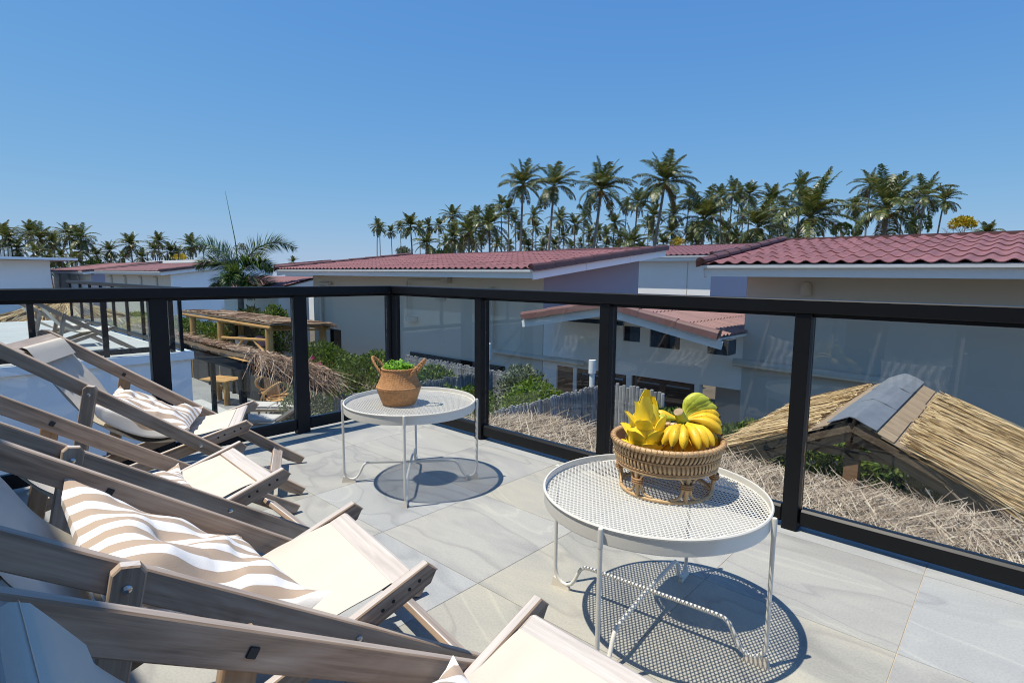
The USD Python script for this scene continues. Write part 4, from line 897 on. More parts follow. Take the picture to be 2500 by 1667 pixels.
# awning of grey straw right below the terrace edge
aw = thing('thatched_awning', 'grey-brown straw awning just outside the right-hand railing', 'thatched roof')
AW0 = np.array([-3.9, 2.72, -.24]); dva = np.array([0, 2.0, -.34])
slope_deck(aw, AW0, (1, 0, 0), dva, 8.0, 2.15, .07)
obj('straw', MB().add(*strands(AW0 + [0, 0, .06], (1, 0, 0), dva, 8.0, 2.15, 30000, 1, (.09, .28), (.002, .0052), .6, .05, .03, 0, .06, .05, curl=.45)), M['thatch_grey'], aw, kind='stuff')
obj('straw_edge', MB().add(*strands(AW0 + [0, 1.86, -.26], (1, 0, 0), (0, .4, -.02), 8.0, .16, 800, 2, (.08, .18), (.002, .005), .7, .3, .1, 0, .12, .04, curl=.9)), M['thatch_grey'], aw, kind='stuff')
obj('beam', MB().box((-3.9, 4.55, -.72), (4.1, 4.67, -.60)), M['brown_post'], aw)
for x in (-3.8, -1.2, 1.4, 4.0): obj('post', MB().box((x - .05, 4.56, GZ), (x + .05, 4.66, -.72)), M['brown_post'], aw)

# garden pavilion with straw roof and zinc ridge
sp_ = thing('straw_pavilion', 'garden pavilion with golden straw roof and grey metal ridge cap, right of the fruit basket', 'pavilion')
UX, V0, V1, ZR = -1.075, 5.85, 8.95, -.24
for sg in (-1, 1):
    Wd = 1.42 if sg > 0 else 1.30; dv = np.array([sg * Wd, 0, -.66 if sg > 0 else -.62]); L = np.linalg.norm(dv)
    o = np.array([UX, V0, ZR - .05])
    slope_deck(sp_, o, (0, 1, 0), dv, V1 - V0, L, .06)
    d = nrm(dv); nv = nrm(np.cross(d, (0, 1, 0))); nv = nv if nv[2] > 0 else -nv; k = 3; w_ = (V1 - V0) / k
    for i in range(k):
        for row in range(2):
            a = o + np.array([0, w_ * (i + .5), 0]) + nv * (.10 - row * .014) + d * (.02 + row * .20); b = a + d * (.30 + .02 * ((i + row) % 2))
            obj('nipa_panel', MB().board(a, b, w_ - .012, .014, up=(0, 1, 0), ch=.004, seed=i * 2.3 + row * 5 + sg), M['nipa'], sp_)
    obj('straw', MB().add(*strands(o + nv * .06, (0, 1, 0), dv, V1 - V0, L, 9500, 5 + sg, (.35, .95), (.003, .0085), .14, .05, .05, .33, .28, .07)), M['thatch_straw'], sp_, kind='stuff')
    obj('rafter', MB().board(o + [0, .06, -.05], o + dv * 1.02 + [0, .06, -.05], .09, .05), M['brown_post'], sp_)
    obj('rafter', MB().board(o + [0, V1 - V0 - .06, -.05], o + dv * 1.02 + [0, V1 - V0 - .06, -.05], .09, .05), M['brown_post'], sp_)
    obj('eave_beam', MB().board(o + dv * .86 + [0, .05, -.16], o + dv * .86 + [0, V1 - V0 - .05, -.16], .09, .07), M['brown_post'], sp_)
    for y in (V0 + .15, V1 - .2): obj('post', MB().box((UX + sg * Wd * .96 - .05, y - .05, GZ), (UX + sg * Wd * .96 + .05, y + .05, ZR - .05 + dv[2] * .96 - .14)), M['brown_post'], sp_)
obj('post', MB().box((UX - .06, V0 + .10, GZ), (UX + .06, V0 + .22, ZR - .12)), M['brown_post'], sp_)
obj('tie_beam', MB().box((UX - .42, V0 + .10, ZR - .33), (UX + .42, V0 + .16, ZR - .26)), M['brown_post'], sp_)
for i in range(3):
    y0, y1 = V0 - .02 + i * 1.05, V0 + 1.05 + i * 1.05; z = ZR + .085 + .004 * i; mb = MB()
    g = np.array([[[UX + x, y, z + dz] for x, dz in ((-.20, -.085), (-.10, -.038), (-.02, -.002), (.02, -.002), (.10, -.040), (.20, -.088))] for y in (y0, y1 + .03)])
    g[:, :, 2] += .006 * np.random.default_rng(i).normal(0, 1, g.shape[:2]); mb.grid(g); mb.grid((g - [0, 0, .008])[::-1]); mb.grid(np.stack([g[0], g[0] - [0, 0, .008]])[::-1]); mb.grid(np.stack([g[:, 0], g[:, 0] - [0, 0, .008]])); mb.grid(np.stack([g[:, -1], g[:, -1] - [0, 0, .008]])[::-1])
    obj('ridge_cap', mb, M['ridge_metal'], sp_)

# thatched awning of the neighbour
na = thing('thatched_awning', 'ragged reddish straw awning left of the foxtail palm, over the neighbouring patio', 'thatched roof')
NA0 = np.array([-16.6, 3.85, -.34]); dvn = np.array([0, 1.45, -.52])
slope_deck(na, NA0, (1, 0, 0), dvn, 7.3, 1.54, .06)
obj('straw', MB().add(*strands(NA0 + [0, 0, .08], (1, 0, 0), dvn, 7.3, 1.54, 11000, 21, (.16, .42), (.004, .009), .5, .05, .05, 0, .16, .06, curl=.35)), M['thatch_red'], na, kind='stuff')
obj('straw_edge', MB().add(*strands(NA0 + [7.25, 0, .06], (0, 1, -.36), (.3, 0, -.10), 1.5, .12, 900, 22, (.25, .6), (.005, .010), .5, .05, .5, -.3, .3, .08, curl=.8)), M['thatch_red'], na, kind='stuff')
obj('beam', MB().box((-16.5, 3.95, -.62), (-9.6, 4.05, -.46)), M['black'], na); obj('beam', MB().box((-16.5, 5.15, -1.10), (-9.6, 5.25, -.92)), M['black'], na)
for x in (-10.15, -15.0):
    obj('post', MB().box((x - .05, 5.15, GZ), (x + .05, 5.25, -1.10)), M['black'], na); obj('post', MB().box((x - .05, 3.95, GZ), (x + .05, 4.05, -.62)), M['black'], na)

# ------------------------------------------------------------------ bamboo fences: every pole its own
def fence(name, label, a, b, zt, jit=.03, pitch=.052, mtl='pole_grey', seed=1):
    t = thing(name, label, 'fence'); a, b = np.array([*a, GZ]), np.array([*b, GZ]); L = np.linalg.norm(b - a); n = min(int(L / pitch), 290); r = random.Random(seed)
    for i in range(n):
        p = a + (b - a) * ((i + .5) / n); z1 = zt + r.uniform(-jit, jit) - GZ; rad = L / n * .49; q = [p + [r.uniform(-.006, .006), r.uniform(-.006, .006), 0]]
        P = [p, p + [0, 0, z1 * .34], p + [0, 0, z1 * .345], p + [0, 0, z1 * .70], p + [0, 0, z1 * .705], p + [r.uniform(-.01, .01), r.uniform(-.01, .01), z1]]
        obj('pole', MB().tube(P, [rad, rad * .96, rad * 1.06, rad * .95, rad * 1.05, rad * .92], 6), M[mtl], t, smooth=40)
    for z in (.55, 1.45): obj('rail', MB().tube([a + [0, 0, z], b + [0, 0, z]], .02, 6), M[mtl], t)
    return t
M['pole_grey'] = plain('grey_bamboo', (.27, .265, .26), .8, var=.35, scale=9, rand=.3)
M['pole_dark'] = plain('dark_bamboo', (.17, .175, .18), .8, var=.35, scale=9, rand=.3)
fence('bamboo_fence', 'grey bamboo pole fence running away behind the middle railing panes', (-6.25, 4.9), (-6.25, 9.75), -1.10, seed=2)
fence('bamboo_fence', 'short grey bamboo fence turning right just behind the fruit basket', (-6.2, 9.8), (-4.95, 9.8), -1.10, pitch=.075, seed=3)
fence('bamboo_fence', 'darker bamboo fence behind the seagrass planter, ending at a post', (-9.15, 5.2), (-9.15, 9.35), -1.12, seed=4, mtl='pole_dark')
fence('bamboo_fence', 'upper grey bamboo fence close to the long villa, above the darker one', (-13.8, 10.3), (-9.4, 10.3), -1.35, pitch=.07, seed=5)
vp = thing('vent_pipe', 'white plastic vent pipe standing by the bamboo fence corner', 'pipe')
obj('pipe', MB().tube([(-6.5, 9.6, GZ), (-6.5, 9.6, -.9)], .055, 12), M['fascia'], vp, smooth=40); obj('cap', MB().tube([(-6.5, 9.6, -.9), (-6.5, 9.6, -.62)], .075, 12), M['fascia'], vp, smooth=40)
vp2 = thing('vent_pipe', 'pale vent pipe with a ribbed cap beyond the darker bamboo fence', 'pipe')
obj('pipe', MB().tube([(-9.6, 9.6, GZ), (-9.6, 9.6, -.8)], .07, 12), M['fascia'], vp2, smooth=40); obj('cap', MB().tube([(-9.6, 9.6, -.95), (-9.6, 9.6, -.55)], .10, 12), M['fascia'], vp2, smooth=40)
sc = thing('screen_fence', 'charcoal fabric screen closing off the shaded patio on the left', 'fence')
obj('screen', MB().box((-23.5, 7.30, GZ), (-17.0, 7.33, -1.35)), M['screen'], sc); obj('screen', MB().box((-23.5, 3.6, GZ), (-23.46, 7.3, -1.35)), M['screen'], sc)
for i in range(4): obj('post', MB().box((-23.4 + i * 2.1, 7.22, GZ), (-23.32 + i * 2.1, 7.3, -1.2)), M['black'], sc)
rf = thing('reed_fence', 'brown reed fence behind the two rattan chairs', 'fence')
for i in range(60): obj('reed', MB().tube([(-17.0 + i * .045, 8.55, GZ), (-17.0 + i * .045, 8.55, -1.45 + .03 * math.sin(i * 7.1))], .021, 5), M['brown_post'] if i % 3 else M['bark'], rf)

# ------------------------------------------------------------------ plants
def leaf_cloud(n, size, seed, radii, shell=.35, up=.25, wav=3.0, cz=None):
    r = np.random.default_rng(seed); d = r.normal(0, 1, (n, 3)); d /= np.linalg.norm(d, axis=1, keepdims=True); d[:, 2] = np.where(d[:, 2] < -.55, -d[:, 2], d[:, 2])
    rad = (1 - shell * r.uniform(0, 1, n) ** 1.5) * (.72 + .5 * meshkit.fbm(d * wav + seed * 1.7, 3))
    c = d * rad[:, None] * np.asarray(radii)
    ax = d * .6 + r.normal(0, .6, (n, 3)); ax[:, 2] += up; ax /= np.linalg.norm(ax, axis=1, keepdims=True)
    sd = np.cross(ax, r.normal(0, 1, (n, 3))); sd /= np.linalg.norm(sd, axis=1, keepdims=True); nv = np.cross(ax, sd); L = r.uniform(.6, 1.3, n)[:, None] * size; w = L * .27
    V = np.stack([c, c + ax * L * .45 + sd * w + nv * w * .25, c + ax * L - nv * L * .12, c + ax * L * .45 - sd * w + nv * w * .25], 1).reshape(-1, 3)
    i = np.arange(n)[:, None] * 4; F = np.concatenate([i + np.array([[0, 1, 2]]), i + np.array([[0, 2, 3]])]); return V, F
def shrub(name, label, cat, at, radii, n, size, mtl, seed, flowers=0, group=None, blades=False, up=.25, fl='flower'):
    t = thing(name, label, cat, at, 0, group); H = radii[2]
    V, F = leaf_cloud(n, size, seed, radii, up=up); V = V + [0, 0, H]
    obj('leaves', MB().add(V, F), M[mtl], t)
    st_ = MB(); r = np.random.default_rng(seed + 1)
    for k in range(7):
        e = r.uniform(-.6, .6, 2) * np.array(radii[:2]); st_.tube([(e[0] * .12, e[1] * .12, 0), (e[0] * .5, e[1] * .5, H * .6), (e[0], e[1], H * r.uniform(1.0, 1.5))], [.02, .014, .006], 5)
    obj('stems', st_, M['bark'], t)
    if flowers:
        mb = MB()
        for k in range(flowers):
            c = flowers_at(r, radii, H); q, _f = leaf_cloud(26, .05, seed + k + 9, (.085, .085, .07), shell=.8); mb.add(q + c, _f)
        obj('flowers', mb, M[fl], t)
    return t
def flowers_at(r, radii, H):
    d = nrm([r.uniform(.1, .9), -r.uniform(.3, 1), r.uniform(.2, .9)]); return d * np.array(radii) * .98 + [0, 0, H]
shrub('hedge_shrub', 'bushy green shrub with magenta bougainvillea flowers, right of the second railing post', 'shrub', (-14.6, 8.0, GZ), (1.25, 1.0, 1.02), 5200, .10, 'leaf', 1, flowers=9)
shrub('hedge_shrub', 'leafy green shrub beside the flowering one, just left of the planter basket', 'shrub', (-12.6, 8.2, GZ), (1.15, 1.0, .98), 5200, .10, 'leaf', 2)
shrub('hedge_shrub', 'silvery low shrub at the foot of the flowering shrub', 'shrub', (-13.5, 6.9, GZ), (.9, .6, .55), 2200, .08, 'leaf_silver', 3)
shrub('hedge_shrub', 'small shrub with feathery leaves behind the planter basket handle', 'shrub', (-11.4, 9.4, GZ), (.75, .7, .80), 2600, .10, 'leaf', 4)
shrub('hedge_shrub', 'grey-green shrub between the two bamboo fences', 'shrub', (-10.4, 9.2, GZ), (.8, .6, .70), 2000, .09, 'leaf_silver', 5)
shrub('hedge_shrub', 'big light green shrub behind the bamboo fence, left of the centre post', 'shrub', (-8.0, 7.4, GZ), (.95, .95, .92), 3600, .09, 'leaf', 6)
shrub('hedge_shrub', 'yellow-green shrub behind the bamboo fence, next to the reed-screened opening', 'shrub', (-7.6, 9.0, GZ), (.8, .8, .90), 3200, .09, 'leaf_lit', 7)
shrub('hedge_shrub', 'pale shrub against the annex wall behind the bamboo fence', 'shrub', (-8.6, 9.8, GZ), (.75, .7, .95), 2600, .09, 'leaf_silver', 8)
shrub('bamboo_shrub', 'fine-leaved shrub behind the bananas, left of the pavilion', 'shrub', (-4.7, 9.6, GZ), (.8, .75, .76), 3600, .13, 'leaf', 9, up=.9)
shrub('bamboo_shrub', 'fine-leaved shrub left of the straw roof edge', 'shrub', (-3.4, 9.9, GZ), (.9, .75, .72), 3800, .13, 'leaf', 10, up=.9)
shrub('bamboo_shrub', 'bright bamboo-like bush seen under the pavilion roof, left of its post', 'shrub', (-2.1, 9.8, GZ), (.75, .6, .84), 4200, .11, 'leaf_lit', 12, up=.3)
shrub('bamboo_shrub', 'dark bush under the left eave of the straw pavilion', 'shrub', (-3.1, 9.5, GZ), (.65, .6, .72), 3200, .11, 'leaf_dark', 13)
shrub('bamboo_shrub', 'bush seen under the pavilion roof, right of its post', 'shrub', (-.75, 9.8, GZ), (.8, .6, .80), 4200, .12, 'leaf', 14)
shrub('bamboo_shrub', 'bush under the right eave of the straw pavilion, low down', 'shrub', (.45, 9.6, GZ), (.8, .6, .74), 3600, .11, 'leaf', 15)
shrub('fern_clump', 'little bright plant growing over the awning in front of the bamboo fence', 'plant', (-5.7, 5.6, -1.05), (.16, .16, .16), 260, .07, 'leaf_lit', 16)
hg = thing('long_hedge', 'long clipped hedge in front of the villas, behind the bamboo pavilion', 'hedge', (-24, 10.2, GZ))
V, F = [], []
mbh = MB()
for k in range(9):
    v, f = leaf_cloud(1500, .13, 40 + k, (1.3, .6, .78)); mbh.add(v + [k * 1.5 - 12, 0, .78], f)
obj('leaves', mbh, M['leaf'], hg)
shrub('hedge_shrub', 'tall dark green shrub at the left end wall of the long villa', 'shrub', (-22.9, 10.4, GZ), (.9, .7, 1.35), 3600, .12, 'leaf', 17)
shrub('hedge_shrub', 'golden-yellow shrub seen through the neighbouring railing', 'shrub', (-24.5, 6.0, GZ), (1.0, .9, 1.1), 2400, .14, 'yellow_leaf', 18)
shrub('hedge_shrub', 'lime green hedge mass seen through the neighbouring railing', 'shrub', (-29.5, 7.2, GZ), (3.0, 1.2, 1.05), 5200, .16, 'leaf_lit', 19)
shrub('roof_planting', 'yellow flowering shrubs on the distant roof terrace', 'shrub', (-80.0, 24.6, 2.65), (2.2, .35, .34), 500, .22, 'yellow_leaf', 20)
shrub('bromeliad', 'small orange spiky plant against the white courtyard wall', 'plant', (-11.75, 19.2, .80), (.28, .28, .34), 240, .30, 'flower_orange', 21, up=1.2)
bx = thing('planter_box', 'narrow white roof parapet carrying the orange plant', 'wall'); obj('parapet', MB().box((-13.4, 19.0, GZ), (-11.2, 19.4, .80)), M['white_wall'], bx)

# ------------------------------------------------------------------ patio furniture below on the left
def oval_chair(name, label, at, rz):
    t = thing(name, label, 'chair', at, rz)
    def ring(a, b, z0, tilt, n=40): return [(a * math.cos(q), b * math.sin(q), z0 + a * math.cos(q) * math.tan(tilt)) for q in np.linspace(0, 6.2832, n + 1)[:-1]]
    obj('rim', MB().tube([(x * -1, y, z) for x, y, z in ring(.36, .40, .66, -math.radians(40))], .035, 8, closed=True), M['rattan'], t, smooth=True)
    P = []
    for q in np.linspace(0, 1, 9):
        k = 1 - q; P.append([(-(k * .36 + .0) * math.cos(a) - .06 * q, k * .40 * math.sin(a), (.66 - k * .36 * math.cos(a) * math.tan(-math.radians(40)) * -1 * -1) * k + .36 * q) for a in np.linspace(1.9, 4.38, 15)])
    seat = [[(.30 * k * math.cos(a), .34 * k * math.sin(a), .36 + .05 * k * k) for a in np.linspace(0, 6.2832, 25)] for k in np.linspace(.02, 1, 5)]
    obj('seat', MB().grid(seat), M['rattan'], t, smooth=True)
    back = [[(-.33 * math.cos(a) * (0.75 + .25 * q) - .02, .36 * math.sin(a) * (0.8 + .2 * q), .38 + q * (.26 + .33 * abs(math.cos(a)))) for a in np.linspace(-.75, .75, 12)] for q in np.linspace(0, 1, 6)]
    obj('backrest', MB().grid(back), M['rattan'], t, smooth=True)
    obj('hoop', MB().tube([(.05 + .22 * math.cos(q), .30 * math.sin(q), .48) for q in np.linspace(0, 6.2832, 25)[:-1]], .014, 6, closed=True), M['rattan'], t, smooth=True)
    for sx, sy in ((.2, .22), (.2, -.22), (-.2, .22), (-.2, -.22)): obj('leg', MB().tube([(sx * .9, sy * .9, .40), (sx * 1.15, sy * 1.15, 0)], .024, 8), M['rattan'], t, smooth=True)
    return t
c0 = oval_chair('rattan_chair', 'honey-coloured rattan tub chair with an oval rim, farther left of the two on the patio', (-16.6, 7.35, GZ + .02), -35)
dup(c0.GetPrim() if hasattr(c0, 'GetPrim') else c0, 'rattan_chair', (-15.55, 7.1, GZ + .02), 10, 'second rattan tub chair, half hidden behind the second railing post')
tb = thing('side_table', 'little round rattan table between the two rattan chairs', 'table', (-15.9, 7.6, GZ + .02)); obj('top', MB().disc((0, 0, .42), .24, n=18, t=.03), M['rattan'], tb)
for a in range(3): obj('leg', MB().tube([(.16 * math.cos(a * 2.09), .16 * math.sin(a * 2.09), .42), (.2 * math.cos(a * 2.09), .2 * math.sin(a * 2.09), 0)], .018, 6), M['rattan'], tb)
wt = thing('garden_table', 'rough golden wooden table on a thick post leg in the shaded patio', 'table', (-18.0, 6.5, GZ + .02), 20)
for k in range(6): obj('plank', MB().board((-.55, -.30 + k * .12, .74), (.55, -.30 + k * .12, .74 + .01 * (k % 2)), .10, .04, up=(0, 1, 0)), M['bamboo_wood'], wt)
obj('leg', MB().tube([(.42, -.22, 0), (.42, -.22, .73)], .085, 12), M['bamboo_wood'], wt, smooth=40); obj('leg', MB().tube([(-.42, .22, 0), (-.42, .22, .73)], .085, 12), M['bamboo_wood'], wt, smooth=40); obj('brace', MB().tube([(.42, -.22, .2), (-.42, .22, .65)], .03, 8), M['bamboo_wood'], wt)
def lounger(label, at, rz):
    t = thing('sun_lounger', label, 'sun lounger', at, rz)
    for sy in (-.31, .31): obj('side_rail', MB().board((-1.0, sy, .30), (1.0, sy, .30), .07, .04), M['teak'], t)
    for x in (-.85, -.2, .5, .95):
        obj('cross_bar', MB().board((x, -.30, .29), (x, .30, .29), .05, .03), M['teak_new'], t)
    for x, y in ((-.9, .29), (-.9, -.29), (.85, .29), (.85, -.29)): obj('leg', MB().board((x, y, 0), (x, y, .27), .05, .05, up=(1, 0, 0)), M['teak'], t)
    for x0, x1 in ((-.98, -.36), (-.33, .30)): obj('seat_pad', MB().board(((x0 + x1) / 2, -.30, .375), ((x0 + x1) / 2, .30, .375), x1 - x0, .075, up=(1, 0, 0), ch=.025), M['pad'], t)
    a, b = np.array([.33, 0, .37]), np.array([.98, 0, .80])
    obj('back_frame', MB().board(a + [0, -.3, -.06], b + [0, -.3, -.06], .05, .035), M['teak'], t); obj('back_frame', MB().board(a + [0, .3, -.06], b + [0, .3, -.06], .05, .035), M['teak'], t)
    obj('back_pad', MB().board((a + b) / 2 + [0, -.29, 0], (a + b) / 2 + [0, .29, 0], .74, .07, up=b - a, ch=.025), M['pad'], t); return t
l0 = lounger('wooden sun lounger with pale grey pads, nearer of the two by the pool', (-13.75, 5.95, GZ + .02), 40)
dup(l0.GetPrim() if hasattr(l0, 'GetPrim') else l0, 'sun_lounger', (-14.75, 6.95, GZ + .02), 42, 'second pale-padded sun lounger, farther from the railing')
pl = thing('plunge_pool', 'small teal tiled plunge pool with stone coping below the white wall', 'pool', (-16.9, 4.75, GZ + .02))
obj('coping', merged(lambda m_: m_.box((-1.6, -1.3, 0), (1.6, -1.0, .10)), lambda m_: m_.box((-1.6, 1.0, 0), (1.6, 1.3, .10)), lambda m_: m_.box((-1.6, -1.0, 0), (-1.3, 1.0, .10)), lambda m_: m_.box((1.3, -1.0, 0), (1.6, 1.0, .10))), M['concrete'], pl)
obj('basin', merged(lambda m_: m_.box((-1.3, -1.0, .002), (1.3, 1.0, .012)), lambda m_: m_.box((-1.3, .96, .013), (1.3, .999, .097))), M['pool_tile'], pl); obj('water', MB().box((-1.298, -.998, .014), (1.298, .958, .05)), M['water'], pl)

# bamboo pavilion with round-backed stools
bp = thing('bamboo_pavilion', 'open bamboo pavilion with a flat straw roof behind the ragged awning', 'pavilion', (-19.4, 8.3, 0))
oo = np.array([-4.6, -1.0, -.42]); dd = np.array([0, 2.0, -.14]); Ld = np.linalg.norm(dd)
slope_deck(bp, oo, (1, 0, 0), dd, 7.7, Ld, .05)
obj('straw', MB().add(*strands(oo + [0, 0, .03], (1, 0, 0), dd, 7.7, Ld, 4500, 31, (.4, .9), (.008, .016), .3, .03, .03, 0, .2, .06)), M['thatch_red'], bp, kind='stuff')
for y, z in ((-.97, -.50), (.9, -.63)): obj('eave_pole', MB().tube([(-4.55, y, z), (3.05, y, z)], .055, 8), M['bamboo_wood'], bp, smooth=40)
for k in range(7): obj('rafter', MB().tube([(-4.2 + k * 1.16, -.97, -.57), (-4.2 + k * 1.16, .9, -.70)], .035, 6), M['bamboo_wood'], bp)
for x, y in ((-3.7, -.9), (-1.0, -.9), (2.75, -.9), (-3.7, .85), (2.75, .85)): obj('post', MB().tube([(x, y, GZ), (x, y, -.56)], .11, 10), M['bamboo_wood'], bp, smooth=40)
obj('tie_beam', MB().tube([(-1.0, -.9, -1.12), (2.75, -.9, -.90)], .05, 8), M['bamboo_wood'], bp); obj('brace', MB().tube([(-.4, -.9, -1.75), (.9, -.9, -1.02)], .04, 8), M['bamboo_wood'], bp); obj('brace', MB().tube([(1.6, -.9, -.96), (2.7, -.9, -1.45)], .04, 8), M['bamboo_wood'], bp)
br = thing('round_table', 'pale round table top in the bamboo pavilion', 'table', (-18.6, 7.7, GZ)); obj('top', MB().disc((0, 0, 1.22), .85, n=28, t=.05), M['bamboo_wood'], br); obj('leg', MB().tube([(0, 0, 0), (0, 0, 1.2)], .06, 8), M['bamboo_wood'], br)
for x, y, mt, lb, zc in ((-19.45, 7.7, 'white_plastic', 'white', -1.17), (-17.95, 7.7, 'pink_plastic', 'pink', -1.05)):
    s_ = thing('round_lantern', f'round {lb} disc on thin legs inside the bamboo pavilion', 'lantern', (x, y, zc - .23), 40, None, (.8, .8, .8))
    obj('disc', MB().lathe([(0, .50), (.10, .49), (.19, .44), (.235, .36), (.25, .28), (.235, .20), (.19, .12), (.10, .07), (0, .06)][::-1], 24), M[mt], s_, smooth=40)
    for k in range(3): obj('leg', MB().tube([(.08 * math.cos(k * 2.1), .08 * math.sin(k * 2.1), .1), (.11 * math.cos(k * 2.1), .11 * math.sin(k * 2.1), -.22)], .012, 5), M[mt], s_)
uh = thing('straw_umbrella', 'straw sunshade roof behind the neighbouring terrace', 'sunshade', (-27.5, 4.2, GZ))
mb = MB()
for k in range(10):
    a = k * .628; d = np.array([math.cos(a), math.sin(a), 0]); v, f = strands((0, 0, 2.9), np.array([-d[1], d[0], 0]) , d * 2.2 + np.array([0, 0, -.75]), .2, 2.3, 420, 60 + k, (.5, .9), (.01, .018), .35, .04, .05, 0, .2, .06); mb.add(v, f)
obj('straw', mb, M['thatch_straw'], uh, kind='stuff'); obj('pole', MB().tube([(0, 0, 0), (0, 0, 2.85)], .07, 8), M['bamboo_wood'], uh)
obj('underlay', MB().lathe([(2.2, 2.15), (0, 2.88), (0, 2.80), (2.15, 2.08)], 24), M['thatch_base'], uh)

# ------------------------------------------------------------------ palms
def frond_mesh(r, L, az, el, droop, leaf=.62, nl=26, w=.030, hang=.7, plume=False, wind=(0.0, 0.0)):
    n = 12; P = [np.zeros(3)]; e = el
    for i in range(n):
        q = (i + .5) / n; ee = el - droop * q ** 1.35; d = np.array([math.cos(az) * math.cos(ee), math.sin(az) * math.cos(ee), math.sin(ee)]); d[:2] += np.array(wind) * q; P.append(P[-1] + nrm(d) * L / n)
    P = np.array(P); mb = MB().tube(P, np.linspace(.035, .008, n + 1) * (L / 3.4), 4, caps=False)
    s = np.linspace(0, 1, n + 1); V, F = [], []
    for k in range(nl):
        for q0 in ((0,) if not plume else (0, 1, 2)):
            q = .14 + .85 * (k + r.uniform(0, 1)) / nl; c = np.array([np.interp(q, s, P[:, j]) for j in range(3)]); T = nrm(np.array([np.interp(min(1, q + .03), s, P[:, j]) - np.interp(q - .03, s, P[:, j]) for j in range(3)]))
            sd = nrm(np.cross(T, (0, 0, 1.0)) + 1e-6); up = np.cross(sd, T)
            ll = leaf * (.45 + .9 * math.sin(math.pi * min(1, q * .92 + .1)) ** .8) * r.uniform(.8, 1.12)
            for sg in (1, -1):
                ph = r.uniform(0, 6.28) if plume else None
                if plume: d = nrm(T * .75 + (sd * math.cos(ph) + up * math.sin(ph)) * .9)
                else: d = nrm(T * r.uniform(.45, .75) + sd * sg * r.uniform(.75, 1.0) + up * .22 + np.array([wind[0], wind[1], 0]) * .5)
                e1 = c + d * ll * .5; e2 = e1 + nrm(d + np.array([0, 0, -hang * r.uniform(.6, 1.3)])) * ll * .5
                wd = nrm(np.cross(d, up if abs(d @ up) < .9 else sd)) * w * r.uniform(.8, 1.2); b = len(V)
                V += [c - wd * .6, c + wd * .6, e1 + wd, e1 - wd, e2]; F += [[b, b + 1, b + 2], [b, b + 2, b + 3], [b + 3, b + 2, b + 4]]
    mb.add(V, F); return mb
def coconut_palm(name, label, at, rz, H, R, lean, seed, group=None, nf=24, droopy=1.0, dead=2, scale=None):
    t = thing(name, label, 'palm tree', at, rz, group, scale); r = random.Random(seed)
    P = [np.array([lean * (q + .55 * math.sin(math.pi * q) * .35) * H if False else lean * H * q ** .8, 0.02 * H * math.sin(q * 3.1), H * q]) for q in np.linspace(0, 1, 12)]
    obj('trunk', MB().tube(P, np.r_[.24, .19, np.linspace(.165, .115, 10)] * (R / 3.3) ** .5, 8), M['trunk'], t, smooth=True)
    top = P[-1] + np.array([0, 0, .05])
    for i in range(nf):
        q = i / nf; az = i * 2.39996 + r.uniform(-.25, .25)
        if q < .20: el, dr, L = r.uniform(1.05, 1.45), r.uniform(.25, .7), R * r.uniform(.80, 1.0)
        elif q < .62: el, dr, L = r.uniform(.45, 1.05), r.uniform(.9, 1.5), R * r.uniform(.95, 1.12)
        else: el, dr, L = r.uniform(-.45, .35), r.uniform(.7, 1.25) * droopy, R * r.uniform(.85, 1.05)
        f = frond_mesh(r, L, az, el, dr, leaf=.20 * R, nl=36, w=.0135 * R, hang=.65 + .5 * q, wind=(.22, .10)); v, u = f.out(); obj('frond', (v[0] + top, v[1]), M['frond'], t)
    for i in range(dead):
        f = frond_mesh(r, R * .8, r.uniform(0, 6.28), -.9, .6, leaf=.15 * R, nl=26, w=.014 * R, hang=1.2); v, u = f.out(); obj('frond', (v[0] + top, v[1]), M['frond_old'], t)
    nuts = MB()
    for i in range(9):
        a = r.uniform(0, 6.28); c = top + np.array([.26 * math.cos(a), .26 * math.sin(a), -.15 - r.uniform(0, .35)]); v = trimesh.creation.icosphere(1, .13); nuts.add(np.array(v.vertices) * [1, 1, 1.2] + c, v.faces)
    obj('coconuts', nuts, M['coconut'], t, smooth=True); return t
def pix_dir(px, py):
    """direction of a sight line, used only to lay the grove out on the ground"""
    x = (px - 1250) / 1364; y = (py - 833.5) / 1364; return RI * x + DN * y + FW
def place(px, py, r_px, Rm):
    d = pix_dir(px, py); D = Rm * 1364 / r_px; p = np.array([0, 0, HC]) + d * D; return p
BIG = [(1277, 437, 44, 1269, 'tall coconut palm left of the pair of highest palms above the red roof'), (1353, 440, 46, 1335, 'tall coconut palm with a slightly leaning trunk, second of the tall ones from the left'),
       (1469, 446, 57, 1441, 'broad tall coconut palm with leaning trunk, third of the tall ones from the left'), (1624, 427, 57, 1592, 'highest coconut palm of the grove, its pale trunk leaning right'),
       (1721, 517, 58, 1716, 'low full coconut palm with golden stalks right of the highest palm'), (1852, 538, 56, 1845, 'low wide coconut palm above the gap between the two front roofs'),
       (1982, 505, 78, 1973, 'widest coconut palm, left of the gap above the right-hand roof'), (2169, 490, 74, 2162, 'large coconut palm with long drooping fronds above the right-hand roof'),
       (2259, 469, 42, 2256, 'coconut palm on a slim straight trunk right of the large drooping one'), (2306, 481, 30, 2291, 'rightmost tall coconut palm, slim, leaning right'), (2126, 442, 32, 2128, 'high slim coconut palm just behind the large drooping one'),
       (1194, 538, 42, 1199, 'full coconut palm with a yellow stalk left of the tall ones'), (1145, 553, 40, 1145, 'bushy coconut palm left of the one with the yellow stalk'), (1540, 585, 38, 1541, 'very low coconut palm whose crown sits on the red roof line'),
       (167, 567, 29, 167, 'leftmost high coconut palm with a bare dark trunk, over the villa roofs at the left'), (96, 575, 31, 98, 'coconut palm rising right behind the flat-roofed white building')]
